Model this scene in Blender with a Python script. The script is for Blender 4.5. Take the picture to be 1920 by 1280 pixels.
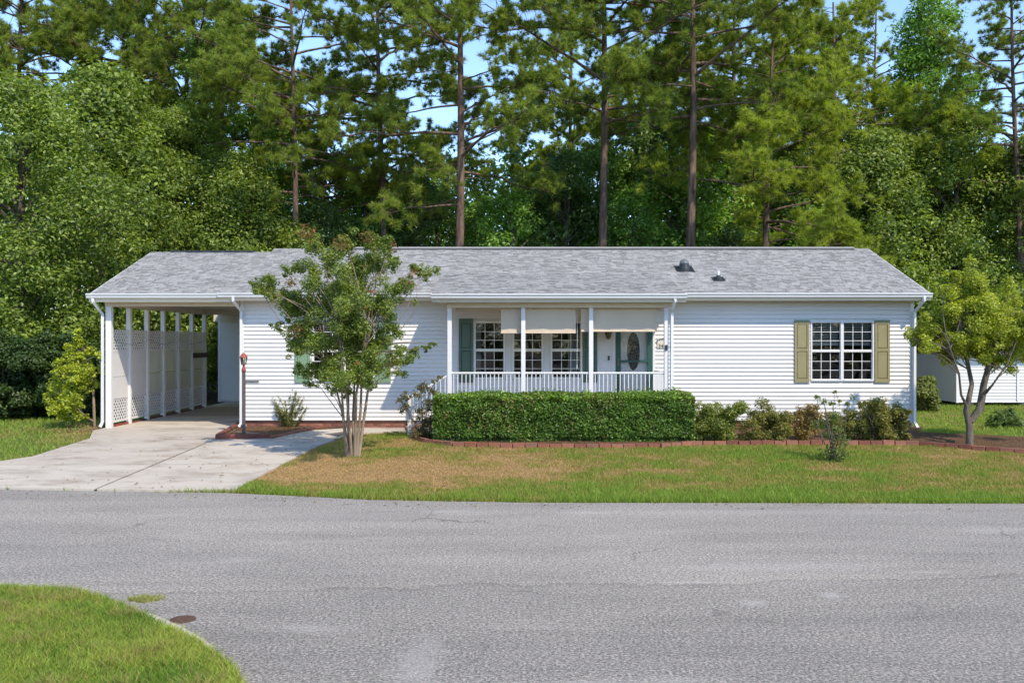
import bpy, math, random
import numpy as np
from mathutils import Vector, Matrix

# ------------------------------------------------------------------ camera, sky, sun, exposure
scene = bpy.context.scene
for o in list(bpy.data.objects):
    bpy.data.objects.remove(o)
COL = scene.collection
F = 1780.0            # focal length in photograph pixels (1920 wide)
CH = 2.5              # camera height
cam_d = bpy.data.cameras.new('camera')
cam_d.sensor_width = 36.0
cam_d.lens = 36.0 * F / 1920.0
cam_d.clip_end = 2000.0
cam = bpy.data.objects.new('camera', cam_d)
COL.objects.link(cam)
cam.location = (0, 0, CH)
cam.rotation_euler = (math.radians(90), 0, 0)
scene.camera = cam

SUN_TO = Vector((0.71, -1.0, 1.35)).normalized()     # towards the sun
sun_el = math.asin(SUN_TO.z)
sun_az = math.atan2(SUN_TO.x, SUN_TO.y)               # clockwise from +Y
world = bpy.data.worlds.new('World')
scene.world = world
world.use_nodes = True
wn = world.node_tree
wn.nodes.clear()
wo = wn.nodes.new('ShaderNodeOutputWorld')
wb = wn.nodes.new('ShaderNodeBackground')
ws = wn.nodes.new('ShaderNodeTexSky')
ws.sky_type = 'NISHITA'
ws.sun_disc = False
ws.sun_elevation = sun_el
ws.sun_rotation = sun_az
ws.altitude = 800
ws.air_density = 1.0
ws.dust_density = 0.15
ws.ozone_density = 3.5
wb.inputs[1].default_value = 0.15
wn.links.new(ws.outputs[0], wb.inputs[0])
wn.links.new(wb.outputs[0], wo.inputs[0])

sun_d = bpy.data.lights.new('sun', 'SUN')
sun_d.energy = 2.35
sun_d.angle = math.radians(0.55)
sun_d.color = (1.0, 0.88, 0.70)
sun = bpy.data.objects.new('sun', sun_d)
COL.objects.link(sun)
sun.location = (20, -20, 40)
sun.rotation_euler = SUN_TO.to_track_quat('Z', 'Y').to_euler()

vs = scene.view_settings
vs.view_transform = 'Standard'
vs.look = 'None'
vs.gamma = 1.0
vs.use_curve_mapping = False
vs.exposure = 1.16
scene.render.engine = 'CYCLES'
scene.cycles.max_bounces = 8
scene.cycles.transparent_max_bounces = 16
scene.cycles.diffuse_bounces = 4

R = np.random.default_rng(7)
random.seed(7)

# ------------------------------------------------------------------ small tools
def tag(o, label=None, cat=None, group=None, kind=None):
    if label: o['label'] = label
    if cat: o['category'] = cat
    if group: o['group'] = group
    if kind: o['kind'] = kind
    return o

def empty(name, loc=(0, 0, 0), parent=None):
    o = bpy.data.objects.new(name, None)
    o.empty_display_size = 0.2
    COL.objects.link(o)
    o.location = loc
    if parent is not None:
        o.parent = parent
    return o

def link(name, me, mat, parent=None, loc=None):
    o = bpy.data.objects.new(name, me)
    COL.objects.link(o)
    if mat is not None and len(me.materials) == 0:
        me.materials.append(mat)
    if parent is not None:
        o.parent = parent
    if loc is not None:
        o.location = loc
    return o

def np_mesh(name, V, Fc, col=None, smooth=False):
    """V (n,3), Fc (m,3) or (m,4) int, col (n,3) per-vertex colour"""
    me = bpy.data.meshes.new(name)
    V = np.asarray(V, np.float32); Fc = np.asarray(Fc, np.int32)
    k = Fc.shape[1]
    me.vertices.add(len(V)); me.vertices.foreach_set('co', V.ravel())
    me.loops.add(Fc.size); me.loops.foreach_set('vertex_index', Fc.ravel())
    me.polygons.add(len(Fc))
    me.polygons.foreach_set('loop_start', np.arange(0, Fc.size, k, dtype=np.int32))
    me.polygons.foreach_set('loop_total', np.full(len(Fc), k, np.int32))
    if smooth:
        me.polygons.foreach_set('use_smooth', np.ones(len(Fc), bool))
    me.update(calc_edges=True)
    if col is not None:
        a = me.color_attributes.new('Col', 'FLOAT_COLOR', 'POINT')
        c = np.ones((len(V), 4), np.float32); c[:, :3] = col
        a.data.foreach_set('color', c.ravel())
    me.validate()
    return me

class MB:
    """collects simple solids into one mesh"""
    def __init__(s):
        s.v = []; s.f = []; s.c = []; s.cur = (1, 1, 1)
    def add(s, vs, fs):
        b = len(s.v)
        s.v += [tuple(p) for p in vs]; s.f += [tuple(i + b for i in f) for f in fs]
        s.c += [s.cur] * len(vs)
        return s
    def box(s, x0, x1, y0, y1, z0, z1):
        return s.add([(x0, y0, z0), (x1, y0, z0), (x1, y1, z0), (x0, y1, z0), (x0, y0, z1), (x1, y0, z1), (x1, y1, z1), (x0, y1, z1)],
                     [(0, 3, 2, 1), (4, 5, 6, 7), (0, 1, 5, 4), (1, 2, 6, 5), (2, 3, 7, 6), (3, 0, 4, 7)])
    def prism(s, poly, axis, a, b):
        """poly list of 2D points (ccw not required); axis 'x': poly is (y,z); 'y': (x,z); 'z': (x,y)"""
        n = len(poly)
        def mk(p, t):
            return {'x': (t, p[0], p[1]), 'y': (p[0], t, p[1]), 'z': (p[0], p[1], t)}[axis]
        vs = [mk(p, a) for p in poly] + [mk(p, b) for p in poly]
        fs = [tuple(range(n))[::-1], tuple(range(n, 2 * n))] + [(i, (i + 1) % n, n + (i + 1) % n, n + i) for i in range(n)]
        return s.add(vs, fs)
    def tube(s, pts, rad, n=8, cap=True):
        pts = [Vector(p) for p in pts]
        if not hasattr(rad, '__len__'): rad = [rad] * len(pts)
        rings = []
        up = Vector((0.13, 0.21, 0.97))
        for i, p in enumerate(pts):
            d = (pts[min(i + 1, len(pts) - 1)] - pts[max(i - 1, 0)])
            if d.length < 1e-9: d = Vector((0, 0, 1))
            d.normalize()
            a = d.cross(up)
            if a.length < 0.05: a = d.cross(Vector((1, 0, 0)))
            a.normalize(); b = d.cross(a)
            rings.append([p + a * (rad[i] * math.cos(2 * math.pi * k / n)) + b * (rad[i] * math.sin(2 * math.pi * k / n)) for k in range(n)])
        vs = [q for r in rings for q in r]
        fs = []
        for i in range(len(pts) - 1):
            for k in range(n):
                fs.append((i * n + k, i * n + (k + 1) % n, (i + 1) * n + (k + 1) % n, (i + 1) * n + k))
        if cap:
            fs.append(tuple(range(n))[::-1]); fs.append(tuple((len(pts) - 1) * n + k for k in range(n)))
        return s.add(vs, fs)
    def lathe(s, prof, cx, cy, n=12, start=0.0):
        """prof list of (r,z)"""
        vs = []; fs = []
        for r, z in prof:
            for k in range(n):
                a = start + 2 * math.pi * k / n
                vs.append((cx + r * math.cos(a), cy + r * math.sin(a), z))
        m = len(prof)
        for i in range(m - 1):
            for k in range(n):
                fs.append((i * n + k, i * n + (k + 1) % n, (i + 1) * n + (k + 1) % n, (i + 1) * n + k))
        fs.append(tuple(range(n))[::-1]); fs.append(tuple((m - 1) * n + k for k in range(n)))
        return s.add(vs, fs)
    def build(s, name, mat, parent=None, smooth=False, loc=None, bevel=0.0):
        me = bpy.data.meshes.new(name)
        me.from_pydata(s.v, [], s.f)
        me.update()
        if any(c != (1, 1, 1) for c in s.c):
            a = me.color_attributes.new('Col', 'FLOAT_COLOR', 'POINT')
            a.data.foreach_set('color', np.array([(*c, 1) for c in s.c], np.float32).ravel())
        if smooth:
            me.polygons.foreach_set('use_smooth', [True] * len(me.polygons))
        o = link(name, me, mat, parent, loc)
        if bevel:
            m = o.modifiers.new('bevel', 'BEVEL'); m.width = bevel; m.segments = 1; m.limit_method = 'ANGLE'
        return o

def box(name, mat, parent, x0, x1, y0, y1, z0, z1, bevel=0.0):
    return MB().box(x0, x1, y0, y1, z0, z1).build(name, mat, parent, bevel=bevel)

def lerp(a, b, t): return a + (b - a) * t

def vnoise(x, y, seed=0):
    """smooth 2D value noise, numpy"""
    x = np.asarray(x, float); y = np.asarray(y, float)
    xi = np.floor(x).astype(np.int64); yi = np.floor(y).astype(np.int64)
    fx = x - xi; fy = y - yi
    fx = fx * fx * (3 - 2 * fx); fy = fy * fy * (3 - 2 * fy)
    def h(a, b):
        n = (a * 374761393 + b * 668265263 + seed * 974634777) & 0xFFFFFFFF
        n = ((n ^ (n >> 13)) * 1274126177) & 0xFFFFFFFF
        return ((n ^ (n >> 16)) & 0xFFFF) / 65535.0
    return (h(xi, yi) * (1 - fx) + h(xi + 1, yi) * fx) * (1 - fy) + (h(xi, yi + 1) * (1 - fx) + h(xi + 1, yi + 1) * fx) * fy

def fbm(x, y, seed=0, o=4):
    t = 0; a = 0.5; s = 0
    for i in range(o):
        t = t + a * vnoise(x * 2 ** i, y * 2 ** i, seed + i); s += a; a *= 0.55
    return t / s

# ------------------------------------------------------------------ materials
def newmat(name):
    m = bpy.data.materials.new(name); m.use_nodes = True
    nt = m.node_tree; nt.nodes.clear()
    out = nt.nodes.new('ShaderNodeOutputMaterial')
    return m, nt, out

def N(nt, t, **kw):
    n = nt.nodes.new(t)
    for k, v in kw.items(): setattr(n, k, v)
    return n

def ramp(nt, fac, stops):
    r = N(nt, 'ShaderNodeValToRGB')
    while len(r.color_ramp.elements) < len(stops): r.color_ramp.elements.new(0.5)
    for e, (p, c) in zip(r.color_ramp.elements, stops):
        e.position = p; e.color = (*c, 1) if len(c) == 3 else c
    nt.links.new(fac, r.inputs[0])
    return r.outputs[0]

def noise(nt, scale, detail=4, rough=0.55, coord='Object', vec=None, stretch=None):
    tc = N(nt, 'ShaderNodeTexCoord')
    n = N(nt, 'ShaderNodeTexNoise'); n.inputs['Scale'].default_value = scale
    n.inputs['Detail'].default_value = detail; n.inputs['Roughness'].default_value = rough
    src = tc.outputs[coord]
    if stretch:
        mp = N(nt, 'ShaderNodeMapping'); mp.inputs['Scale'].default_value = stretch
        nt.links.new(src, mp.inputs[0]); src = mp.outputs[0]
    nt.links.new(src, n.inputs['Vector'])
    return n.outputs[0]

def mixc(nt, fac, a, b, mode='MIX'):
    m = N(nt, 'ShaderNodeMix', data_type='RGBA', blend_type=mode)
    for i, s in ((0, fac), (6, a), (7, b)):
        if hasattr(s, 'is_linked') or isinstance(s, bpy.types.NodeSocket): nt.links.new(s, m.inputs[i])
        elif i == 0: m.inputs[0].default_value = s
        else: m.inputs[i].default_value = (*s, 1)
    return m.outputs[2]

def bump(nt, h, strength=0.3, dist=0.01):
    b = N(nt, 'ShaderNodeBump'); b.inputs['Strength'].default_value = strength; b.inputs['Distance'].default_value = dist
    nt.links.new(h, b.inputs['Height'])
    return b.outputs[0]

def principled(nt, out, color, rough=0.5, normal=None, spec=0.5, metallic=0.0):
    p = N(nt, 'ShaderNodeBsdfPrincipled')
    if isinstance(color, bpy.types.NodeSocket): nt.links.new(color, p.inputs['Base Color'])
    else: p.inputs['Base Color'].default_value = (*color, 1)
    if isinstance(rough, bpy.types.NodeSocket): nt.links.new(rough, p.inputs['Roughness'])
    else: p.inputs['Roughness'].default_value = rough
    p.inputs['Specular IOR Level'].default_value = spec
    p.inputs['Metallic'].default_value = metallic
    if normal is not None: nt.links.new(normal, p.inputs['Normal'])
    nt.links.new(p.outputs[0], out.inputs[0])
    return p

def painted(name, c, rough=0.45, var=0.08, scale=3.0, bumpy=0.0, dirt=0.0, objvar=0.0, spec=0.5):
    m, nt, out = newmat(name)
    n = noise(nt, scale, 5)
    col = ramp(nt, n, [(0.3, tuple(x * (1 - var) for x in c)), (0.7, tuple(min(1, x * (1 + var)) for x in c))])
    if objvar:
        oi = N(nt, 'ShaderNodeObjectInfo')
        v = ramp(nt, oi.outputs['Random'], [(0, (1 - objvar,) * 3), (1, (1 + objvar,) * 3)])
        col = mixc(nt, 1.0, col, v, 'MULTIPLY')
    if dirt:
        n2 = noise(nt, scale * 0.6, 6, 0.7, stretch=(1, 1, 0.25))
        f = ramp(nt, n2, [(0.52, (0, 0, 0)), (0.8, (dirt,) * 3)])
        col = mixc(nt, f, col, (0.25, 0.22, 0.17))
    nm = bump(nt, noise(nt, scale * 25, 3), bumpy, 0.004) if bumpy else None
    principled(nt, out, col, rough, nm, spec)
    return m

M = {}
M['siding'] = painted('vinyl_siding', (0.65, 0.635, 0.615), 0.42, 0.025, 1.2, 0.05, 0.10, objvar=0.012)
M['sheathing'] = painted('sheathing', (0.6, 0.6, 0.6), 0.8)
M['trim'] = painted('white_trim', (0.70, 0.70, 0.70), 0.4, 0.03, 2, 0, 0.08)
M['soffit'] = painted('soffit_vinyl', (0.72, 0.63, 0.49), 0.55, 0.04, 3, 0, 0.1)
M['beam'] = painted('almond_beam', (0.60, 0.53, 0.42), 0.5, 0.04, 3, 0, 0.1)
M['gutter'] = painted('gutter_enamel', (0.62, 0.63, 0.64), 0.32, 0.03, 3, 0, 0.15)
M['post'] = painted('post_paint', (0.70, 0.69, 0.69), 0.45, 0.03, 4, 0.04, 0.12)
M['olive'] = painted('faded_olive_paint', (0.265, 0.235, 0.12), 0.5, 0.10, 4, 0.05, 0.1)
M['sage'] = painted('sage_green_paint', (0.17, 0.27, 0.165), 0.5, 0.08, 4, 0.05, 0.1)
M['dgreen'] = painted('dark_green_paint', (0.07, 0.115, 0.085), 0.45, 0.08, 4, 0.05, 0.08)
M['teal'] = painted('teal_green_paint', (0.018, 0.075, 0.06), 0.4, 0.08, 4)
M['doorwhite'] = painted('door_enamel', (0.72, 0.71, 0.66), 0.4, 0.03, 3)
M['black'] = painted('black_plastic', (0.02, 0.022, 0.025), 0.45, 0.1, 5)
M['darkmetal'] = painted('dark_bronze', (0.05, 0.04, 0.025), 0.4, 0.1, 5)
M['brass'] = painted('antique_brass', (0.20, 0.15, 0.06), 0.4, 0.15, 8)
M['redpaint'] = painted('weathered_red_paint', (0.27, 0.06, 0.04), 0.6, 0.2, 12)
M['lamp_post'] = painted('weathered_grey_paint', (0.10, 0.075, 0.08), 0.7, 0.2, 9)
M['shade'] = painted('beige_shade_cloth', (0.58, 0.48, 0.37), 0.8, 0.03, 2)
M['timber'] = painted('treated_red_timber', (0.16, 0.05, 0.035), 0.85, 0.3, 6, 0.3)
M['brownboard'] = painted('brown_board', (0.05, 0.032, 0.02), 0.8, 0.2, 6, 0.2)
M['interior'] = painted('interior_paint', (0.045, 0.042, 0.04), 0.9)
M['blind'] = painted('blind_slat', (0.75, 0.74, 0.71), 0.5, 0.02, 3)
M['curtain'] = painted('curtain_cloth', (0.55, 0.55, 0.52), 0.9, 0.04, 3)
M['plaque'] = painted('cream_plaque', (0.62, 0.58, 0.50), 0.5, 0.05, 6)
M['plaqueroof'] = painted('slate_blue_paint', (0.05, 0.075, 0.10), 0.5, 0.1, 6)
M['clearplastic'] = painted('smoked_acrylic', (0.12, 0.14, 0.15), 0.15, 0.05, 4)
M['rust'] = painted('rusty_iron', (0.10, 0.055, 0.035), 0.8, 0.35, 30, 0.3)
M['sand'] = painted('pale_sand', (0.42, 0.38, 0.31), 0.95, 0.15, 20, 0.3)

def brickmat():
    m, nt, out = newmat('fired_brick')
    oi = N(nt, 'ShaderNodeObjectInfo')
    col = ramp(nt, oi.outputs['Random'], [(0, (0.17, 0.06, 0.04)), (0.35, (0.27, 0.10, 0.065)), (0.7, (0.34, 0.145, 0.095)), (1, (0.25, 0.12, 0.085))])
    n = noise(nt, 14, 6, 0.65)
    col = mixc(nt, 1.0, col, ramp(nt, n, [(0.3, (0.65, 0.65, 0.65)), (0.75, (1.2, 1.15, 1.1))]), 'MULTIPLY')
    principled(nt, out, col, 0.85, bump(nt, noise(nt, 90, 4), 0.5, 0.004))
    return m
M['brick'] = brickmat()
M['mortar'] = painted('mortar', (0.36, 0.31, 0.27), 0.95, 0.1, 10, 0.3)

def glass(name, tint, refl):
    m, nt, out = newmat(name)
    fr = N(nt, 'ShaderNodeFresnel'); fr.inputs[0].default_value = refl
    t = N(nt, 'ShaderNodeBsdfTransparent'); t.inputs[0].default_value = (*tint, 1)
    g = N(nt, 'ShaderNodeBsdfGlossy'); g.inputs['Roughness'].default_value = 0.015
    nm = bump(nt, noise(nt, 1.8, 2), 0.12, 0.02); nt.links.new(nm, g.inputs['Normal'])
    x = N(nt, 'ShaderNodeMixShader')
    nt.links.new(fr.outputs[0], x.inputs[0]); nt.links.new(t.outputs[0], x.inputs[1]); nt.links.new(g.outputs[0], x.inputs[2])
    nt.links.new(x.outputs[0], out.inputs[0])
    return m
M['glass'] = glass('window_glass', (0.80, 0.81, 0.82), 1.7)
M['stormglass'] = glass('storm_glass', (0.97, 0.97, 0.97), 1.4)
M['lampglass'] = glass('lamp_glass', (0.85, 0.82, 0.76), 1.5)

def leaded():
    m, nt, out = newmat('leaded_glass')
    tc = N(nt, 'ShaderNodeTexCoord')
    v = N(nt, 'ShaderNodeTexVoronoi', feature='DISTANCE_TO_EDGE'); v.inputs['Scale'].default_value = 13
    nt.links.new(tc.outputs['Object'], v.inputs['Vector'])
    col = ramp(nt, v.outputs['Distance'], [(0.0, (0.30, 0.29, 0.27)), (0.05, (0.012, 0.015, 0.015))])
    principled(nt, out, col, 0.12, bump(nt, v.outputs['Distance'], 0.4, 0.01))
    return m
M['leaded'] = leaded()

def attr_mat(name, rough=0.8, nscale=0, nvar=0.3, bumpd=0.0, bscale=60, base=(1, 1, 1)):
    m, nt, out = newmat(name)
    a = N(nt, 'ShaderNodeAttribute'); a.attribute_name = 'Col'
    col = a.outputs['Color']
    if base != (1, 1, 1): col = mixc(nt, 1.0, col, base, 'MULTIPLY')
    if nscale:
        n = noise(nt, nscale, 6, 0.65)
        col = mixc(nt, 1.0, col, ramp(nt, n, [(0.3, (1 - nvar,) * 3), (0.7, (1 + nvar,) * 3)]), 'MULTIPLY')
    nm = bump(nt, noise(nt, bscale, 4), bumpd, 0.01) if bumpd else None
    principled(nt, out, col, rough, nm, 0.3)
    return m
M['shingle'] = attr_mat('asphalt_shingle', 0.92, 1.2, 0.05, 0.35, 160)
M['ground'] = attr_mat('yard_soil', 1.0, 7, 0.28, 0.6, 40)

def leafmat(name, trans=0.35, rough=0.42, gloss=0.5):
    m, nt, out = newmat(name)
    a = N(nt, 'ShaderNodeAttribute'); a.attribute_name = 'Col'
    p = N(nt, 'ShaderNodeBsdfPrincipled'); p.inputs['Roughness'].default_value = rough
    p.inputs['Specular IOR Level'].default_value = gloss
    nt.links.new(a.outputs['Color'], p.inputs['Base Color'])
    t = N(nt, 'ShaderNodeBsdfTranslucent')
    c2 = mixc(nt, 1.0, a.outputs['Color'], (1.5, 1.6, 0.6), 'MULTIPLY')
    nt.links.new(c2, t.inputs[0])
    x = N(nt, 'ShaderNodeMixShader'); x.inputs[0].default_value = trans
    nt.links.new(p.outputs[0], x.inputs[1]); nt.links.new(t.outputs[0], x.inputs[2])
    nt.links.new(x.outputs[0], out.inputs[0])
    return m
M['leaf'] = leafmat('broad_leaf', 0.42)
M['waxleaf'] = leafmat('waxy_leaf', 0.2, 0.38, 0.4)
M['needle'] = leafmat('pine_needle', 0.42, 0.5, 0.4)
M['grass'] = leafmat('grass_blade', 0.35, 0.55, 0.25)

def barkmat(name, c1, c2, sc=6):
    m, nt, out = newmat(name)
    n = noise(nt, sc, 7, 0.7, stretch=(1, 1, 0.22))
    col = ramp(nt, n, [(0.32, c1), (0.62, c2)])
    principled(nt, out, col, 0.92, bump(nt, n, 0.9, 0.05), 0.2)
    return m
M['pinebark'] = barkmat('pine_bark', (0.035, 0.024, 0.018), (0.19, 0.13, 0.095), 5)
M['bark'] = barkmat('grey_bark', (0.04, 0.033, 0.025), (0.17, 0.145, 0.115), 7)
M['myrtlebark'] = barkmat('smooth_tan_bark', (0.13, 0.09, 0.06), (0.32, 0.25, 0.185), 4)
M['twig'] = painted('dark_twigs', (0.035, 0.03, 0.017), 0.95, 0.4, 20)

def asphalt():
    m, nt, out = newmat('worn_asphalt')
    fine = noise(nt, 38, 4, 0.85, 'Object')
    mid = noise(nt, 14, 5, 0.7)
    big = noise(nt, 0.22, 5, 0.6, stretch=(0.45, 1.3, 1))
    stain = noise(nt, 0.9, 6, 0.65, stretch=(0.35, 1.6, 1))
    col = ramp(nt, fine, [(0.36, (0.07, 0.066, 0.061)), (0.5, (0.25, 0.232, 0.207)), (0.63, (0.56, 0.525, 0.47))])
    col = mixc(nt, 1.0, col, ramp(nt, mid, [(0.3, (0.78,) * 3), (0.7, (1.2, 1.19, 1.18))]), 'MULTIPLY')
    col = mixc(nt, 1.0, col, ramp(nt, big, [(0.3, (0.84, 0.84, 0.85)), (0.7, (1.18, 1.16, 1.14))]), 'MULTIPLY')
    col = mixc(nt, 1.0, col, ramp(nt, stain, [(0.3, (0.82,) * 3), (0.5, (1.0,) * 3), (0.75, (1.10, 1.09, 1.08))]), 'MULTIPLY')
    tc0 = N(nt, 'ShaderNodeTexCoord'); sx_ = N(nt, 'ShaderNodeSeparateXYZ'); nt.links.new(tc0.outputs['Object'], sx_.inputs[0])
    wob = noise(nt, 0.9, 5, 0.6)
    ma = N(nt, 'ShaderNodeMath', operation='MULTIPLY_ADD'); nt.links.new(wob, ma.inputs[0]); ma.inputs[1].default_value = 1.1; nt.links.new(sx_.outputs['Y'], ma.inputs[2])
    mb = N(nt, 'ShaderNodeMath', operation='MULTIPLY_ADD'); nt.links.new(sx_.outputs['X'], mb.inputs[0]); mb.inputs[1].default_value = -0.07; nt.links.new(ma.outputs[0], mb.inputs[2])
    mr = N(nt, 'ShaderNodeMapRange'); mr.inputs['From Min'].default_value = 9.6; mr.inputs['From Max'].default_value = 11.0; nt.links.new(mb.outputs[0], mr.inputs[0])
    col = mixc(nt, 1.0, col, ramp(nt, mr.outputs[0], [(0.0, (0.88, 0.88, 0.88)), (0.42, (0.90, 0.90, 0.90)), (0.47, (0.72, 0.72, 0.72)), (0.50, (1.03, 1.02, 1.0)), (1.0, (1.0, 1.0, 1.0))]), 'MULTIPLY')
    # bleached sandy patches
    pt = noise(nt, 0.75, 4, 0.6, stretch=(0.5, 1.5, 1))
    f = ramp(nt, pt, [(0.60, (0, 0, 0)), (0.72, (0.5,) * 3)])
    col = mixc(nt, f, col, (0.40, 0.375, 0.34))
    for cx_, cy_, rx_, ry_, st_ in ((3.16, 9.35, 0.22, 0.22, 0.55), (2.3, 9.1, 0.26, 0.2, 0.5), (1.9, 9.86, 0.75, 0.07, 0.5), (4.5, 10.3, 0.55, 0.12, 0.45), (-0.72, 7.3, 0.35, 1.2, 0.35), (2.9, 10.55, 2.4, 0.35, 0.28), (-2.6, 13.6, 3.0, 0.5, 0.2), (4.0, 13.9, 5.0, 0.4, 0.25)):
        mp = N(nt, 'ShaderNodeMapping', vector_type='TEXTURE'); mp.inputs['Location'].default_value = (cx_, cy_, 0); mp.inputs['Scale'].default_value = (rx_ * 2, ry_ * 2, 1)
        nz = N(nt, 'ShaderNodeTexNoise'); nz.inputs['Scale'].default_value = 5.0; nz.inputs['Detail'].default_value = 8; nz.inputs['Roughness'].default_value = 0.75
        nt.links.new(tc0.outputs['Object'], mp.inputs[0])
        ln = N(nt, 'ShaderNodeVectorMath', operation='LENGTH'); nt.links.new(mp.outputs[0], ln.inputs[0])
        nt.links.new(tc0.outputs['Object'], nz.inputs['Vector'])
        sm = N(nt, 'ShaderNodeMath', operation='ADD'); nt.links.new(ln.outputs['Value'], sm.inputs[0]); nt.links.new(nz.outputs[0], sm.inputs[1])
        f_ = ramp(nt, sm.outputs[0], [(0.62, (st_ * 0.8,) * 3), (0.86, (0, 0, 0))])
        col = mixc(nt, f_, col, (0.44, 0.415, 0.385))
    # fine cracks, warped
    tc = N(nt, 'ShaderNodeTexCoord')
    wv = N(nt, 'ShaderNodeTexNoise'); wv.inputs['Scale'].default_value = 1.3; wv.inputs['Detail'].default_value = 6
    nt.links.new(tc.outputs['Object'], wv.inputs['Vector'])
    add = N(nt, 'ShaderNodeMix', data_type='VECTOR'); add.inputs[0].default_value = 0.45
    nt.links.new(tc.outputs['Object'], add.inputs[4]); nt.links.new(wv.outputs['Color'], add.inputs[5])
    vo = N(nt, 'ShaderNodeTexVoronoi', feature='DISTANCE_TO_EDGE'); vo.inputs['Scale'].default_value = 0.55
    nt.links.new(add.outputs[1], vo.inputs['Vector'])
    cr = ramp(nt, vo.outputs['Distance'], [(0.0, (1, 1, 1)), (0.006, (0, 0, 0))])
    msk = ramp(nt, noise(nt, 0.5, 3), [(0.53, (0, 0, 0)), (0.62, (0.65,) * 3)])
    cf = mixc(nt, 1.0, cr, msk, 'MULTIPLY')
    col = mixc(nt, cf, col, (0.05, 0.047, 0.044))
    principled(nt, out, col, 0.9, bump(nt, fine, 0.7, 0.012), 0.3)
    return m
M['asphalt'] = asphalt()

def concrete():
    m, nt, out = newmat('broom_concrete')
    oi = N(nt, 'ShaderNodeObjectInfo')
    base = ramp(nt, oi.outputs['Random'], [(0, (0.42, 0.37, 0.31)), (1, (0.49, 0.44, 0.375))])
    big = noise(nt, 0.9, 7, 0.65, 'Object', stretch=(0.8, 1.2, 1))
    col = mixc(nt, 1.0, base, ramp(nt, big, [(0.28, (0.70, 0.68, 0.65)), (0.5, (1, 1, 1)), (0.75, (1.10, 1.09, 1.07))]), 'MULTIPLY')
    st = noise(nt, 1.5, 8, 0.72, 'Object', stretch=(0.7, 1.3, 1))
    col = mixc(nt, ramp(nt, st, [(0.50, (0, 0, 0)), (0.70, (0.72,) * 3)]), col, (0.21, 0.155, 0.105))
    fine = noise(nt, 70, 3, 0.7)
    col = mixc(nt, 1.0, col, ramp(nt, fine, [(0.3, (0.9,) * 3), (0.7, (1.08,) * 3)]), 'MULTIPLY')
    principled(nt, out, col, 0.88, bump(nt, fine, 0.25, 0.006), 0.3)
    return m
M['concrete'] = concrete()
M['joint'] = painted('joint_dirt', (0.10, 0.085, 0.07), 1.0, 0.2, 10)

def meshcloth():
    m, nt, out = newmat('perforated_shade_mesh')
    d = N(nt, 'ShaderNodeBsdfDiffuse'); d.inputs[0].default_value = (0.80, 0.74, 0.63, 1)
    tl = N(nt, 'ShaderNodeBsdfTranslucent'); tl.inputs[0].default_value = (0.85, 0.78, 0.62, 1)
    t = N(nt, 'ShaderNodeBsdfTransparent')
    a = N(nt, 'ShaderNodeMixShader'); a.inputs[0].default_value = 0.4
    b = N(nt, 'ShaderNodeMixShader'); b.inputs[0].default_value = 0.38
    nt.links.new(d.outputs[0], a.inputs[1]); nt.links.new(tl.outputs[0], a.inputs[2])
    nt.links.new(a.outputs[0], b.inputs[1]); nt.links.new(t.outputs[0], b.inputs[2])
    nt.links.new(b.outputs[0], out.inputs[0])
    return m
M['meshcloth'] = meshcloth()

# ------------------------------------------------------------------ ground, road, driveway
EX = np.array([-60, -30, -14, -8.63, -4.56, -2.18, 0.33, 7.87, 60])
EY = np.array([19.5, 18.2, 16.6, 16.0, 15.6, 14.93, 14.69, 14.6, 14.2])
def edge(x): return np.interp(x, EX, EY)
def gz(x, y):
    e = edge(x)
    return 0.32 * np.clip((y - e) / (22.5 - e), 0, 1)
def gp(px, py):
    """point of the ground seen at a photograph pixel"""
    Y = 18.0
    for _ in range(40):
        X = (px - 960) / F * Y
        Y = F * (CH - float(gz(X, Y))) / (py - 640)
    X = (px - 960) / F * Y
    return X, Y
def at(px, py, Y):
    return ((px - 960) / F * Y, Y, CH - (py - 640) / F * Y)

def lawn_green(x, y):
    """0 dry straw .. 1 lush green, for the yard between road and house"""
    x = np.asarray(x, float); y = np.asarray(y, float)
    d = y - edge(x)
    g = 0.44 + 1.0 * (fbm(x * 0.8, y * 1.2, 3) - 0.5) + 1.3 * (fbm(x * 2.5, y * 3.2, 9) - 0.5)
    g = g + (0.30 + 0.6 * fbm(x * 0.9, y * 0.5, 61)) * np.exp(-(d / (0.7 + 0.9 * vnoise(x * 0.7, x * 0, 62))) ** 2)                         # green strip along the road
    g = g - 0.55 * np.exp(-(((x + 3.0) / 1.6) ** 2 + ((y - 17.4) / 2.0) ** 2))   # bare round the myrtle
    g = g - 0.25 * np.exp(-(((x + 0.5) / 2.0) ** 2 + ((y - 18.0) / 1.2) ** 2))
    g = g + 0.55 * np.exp(-(((x - 5.0) / 1.6) ** 2 + ((y - 19.6) / 1.0) ** 2))   # watered patch
    g = g + 0.10 * (x > 1)
    g = np.where(x < -7.6, g + 0.45, g)                             # left lawn
    g = np.where((x > 9.5) & (y > 21.5), g + 0.35, g)
    return np.clip(g, 0, 1)
def mixarr(t, a, b):
    t = np.asarray(t)[..., None]
    return np.asarray(a) * (1 - t) + np.asarray(b) * t

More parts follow.
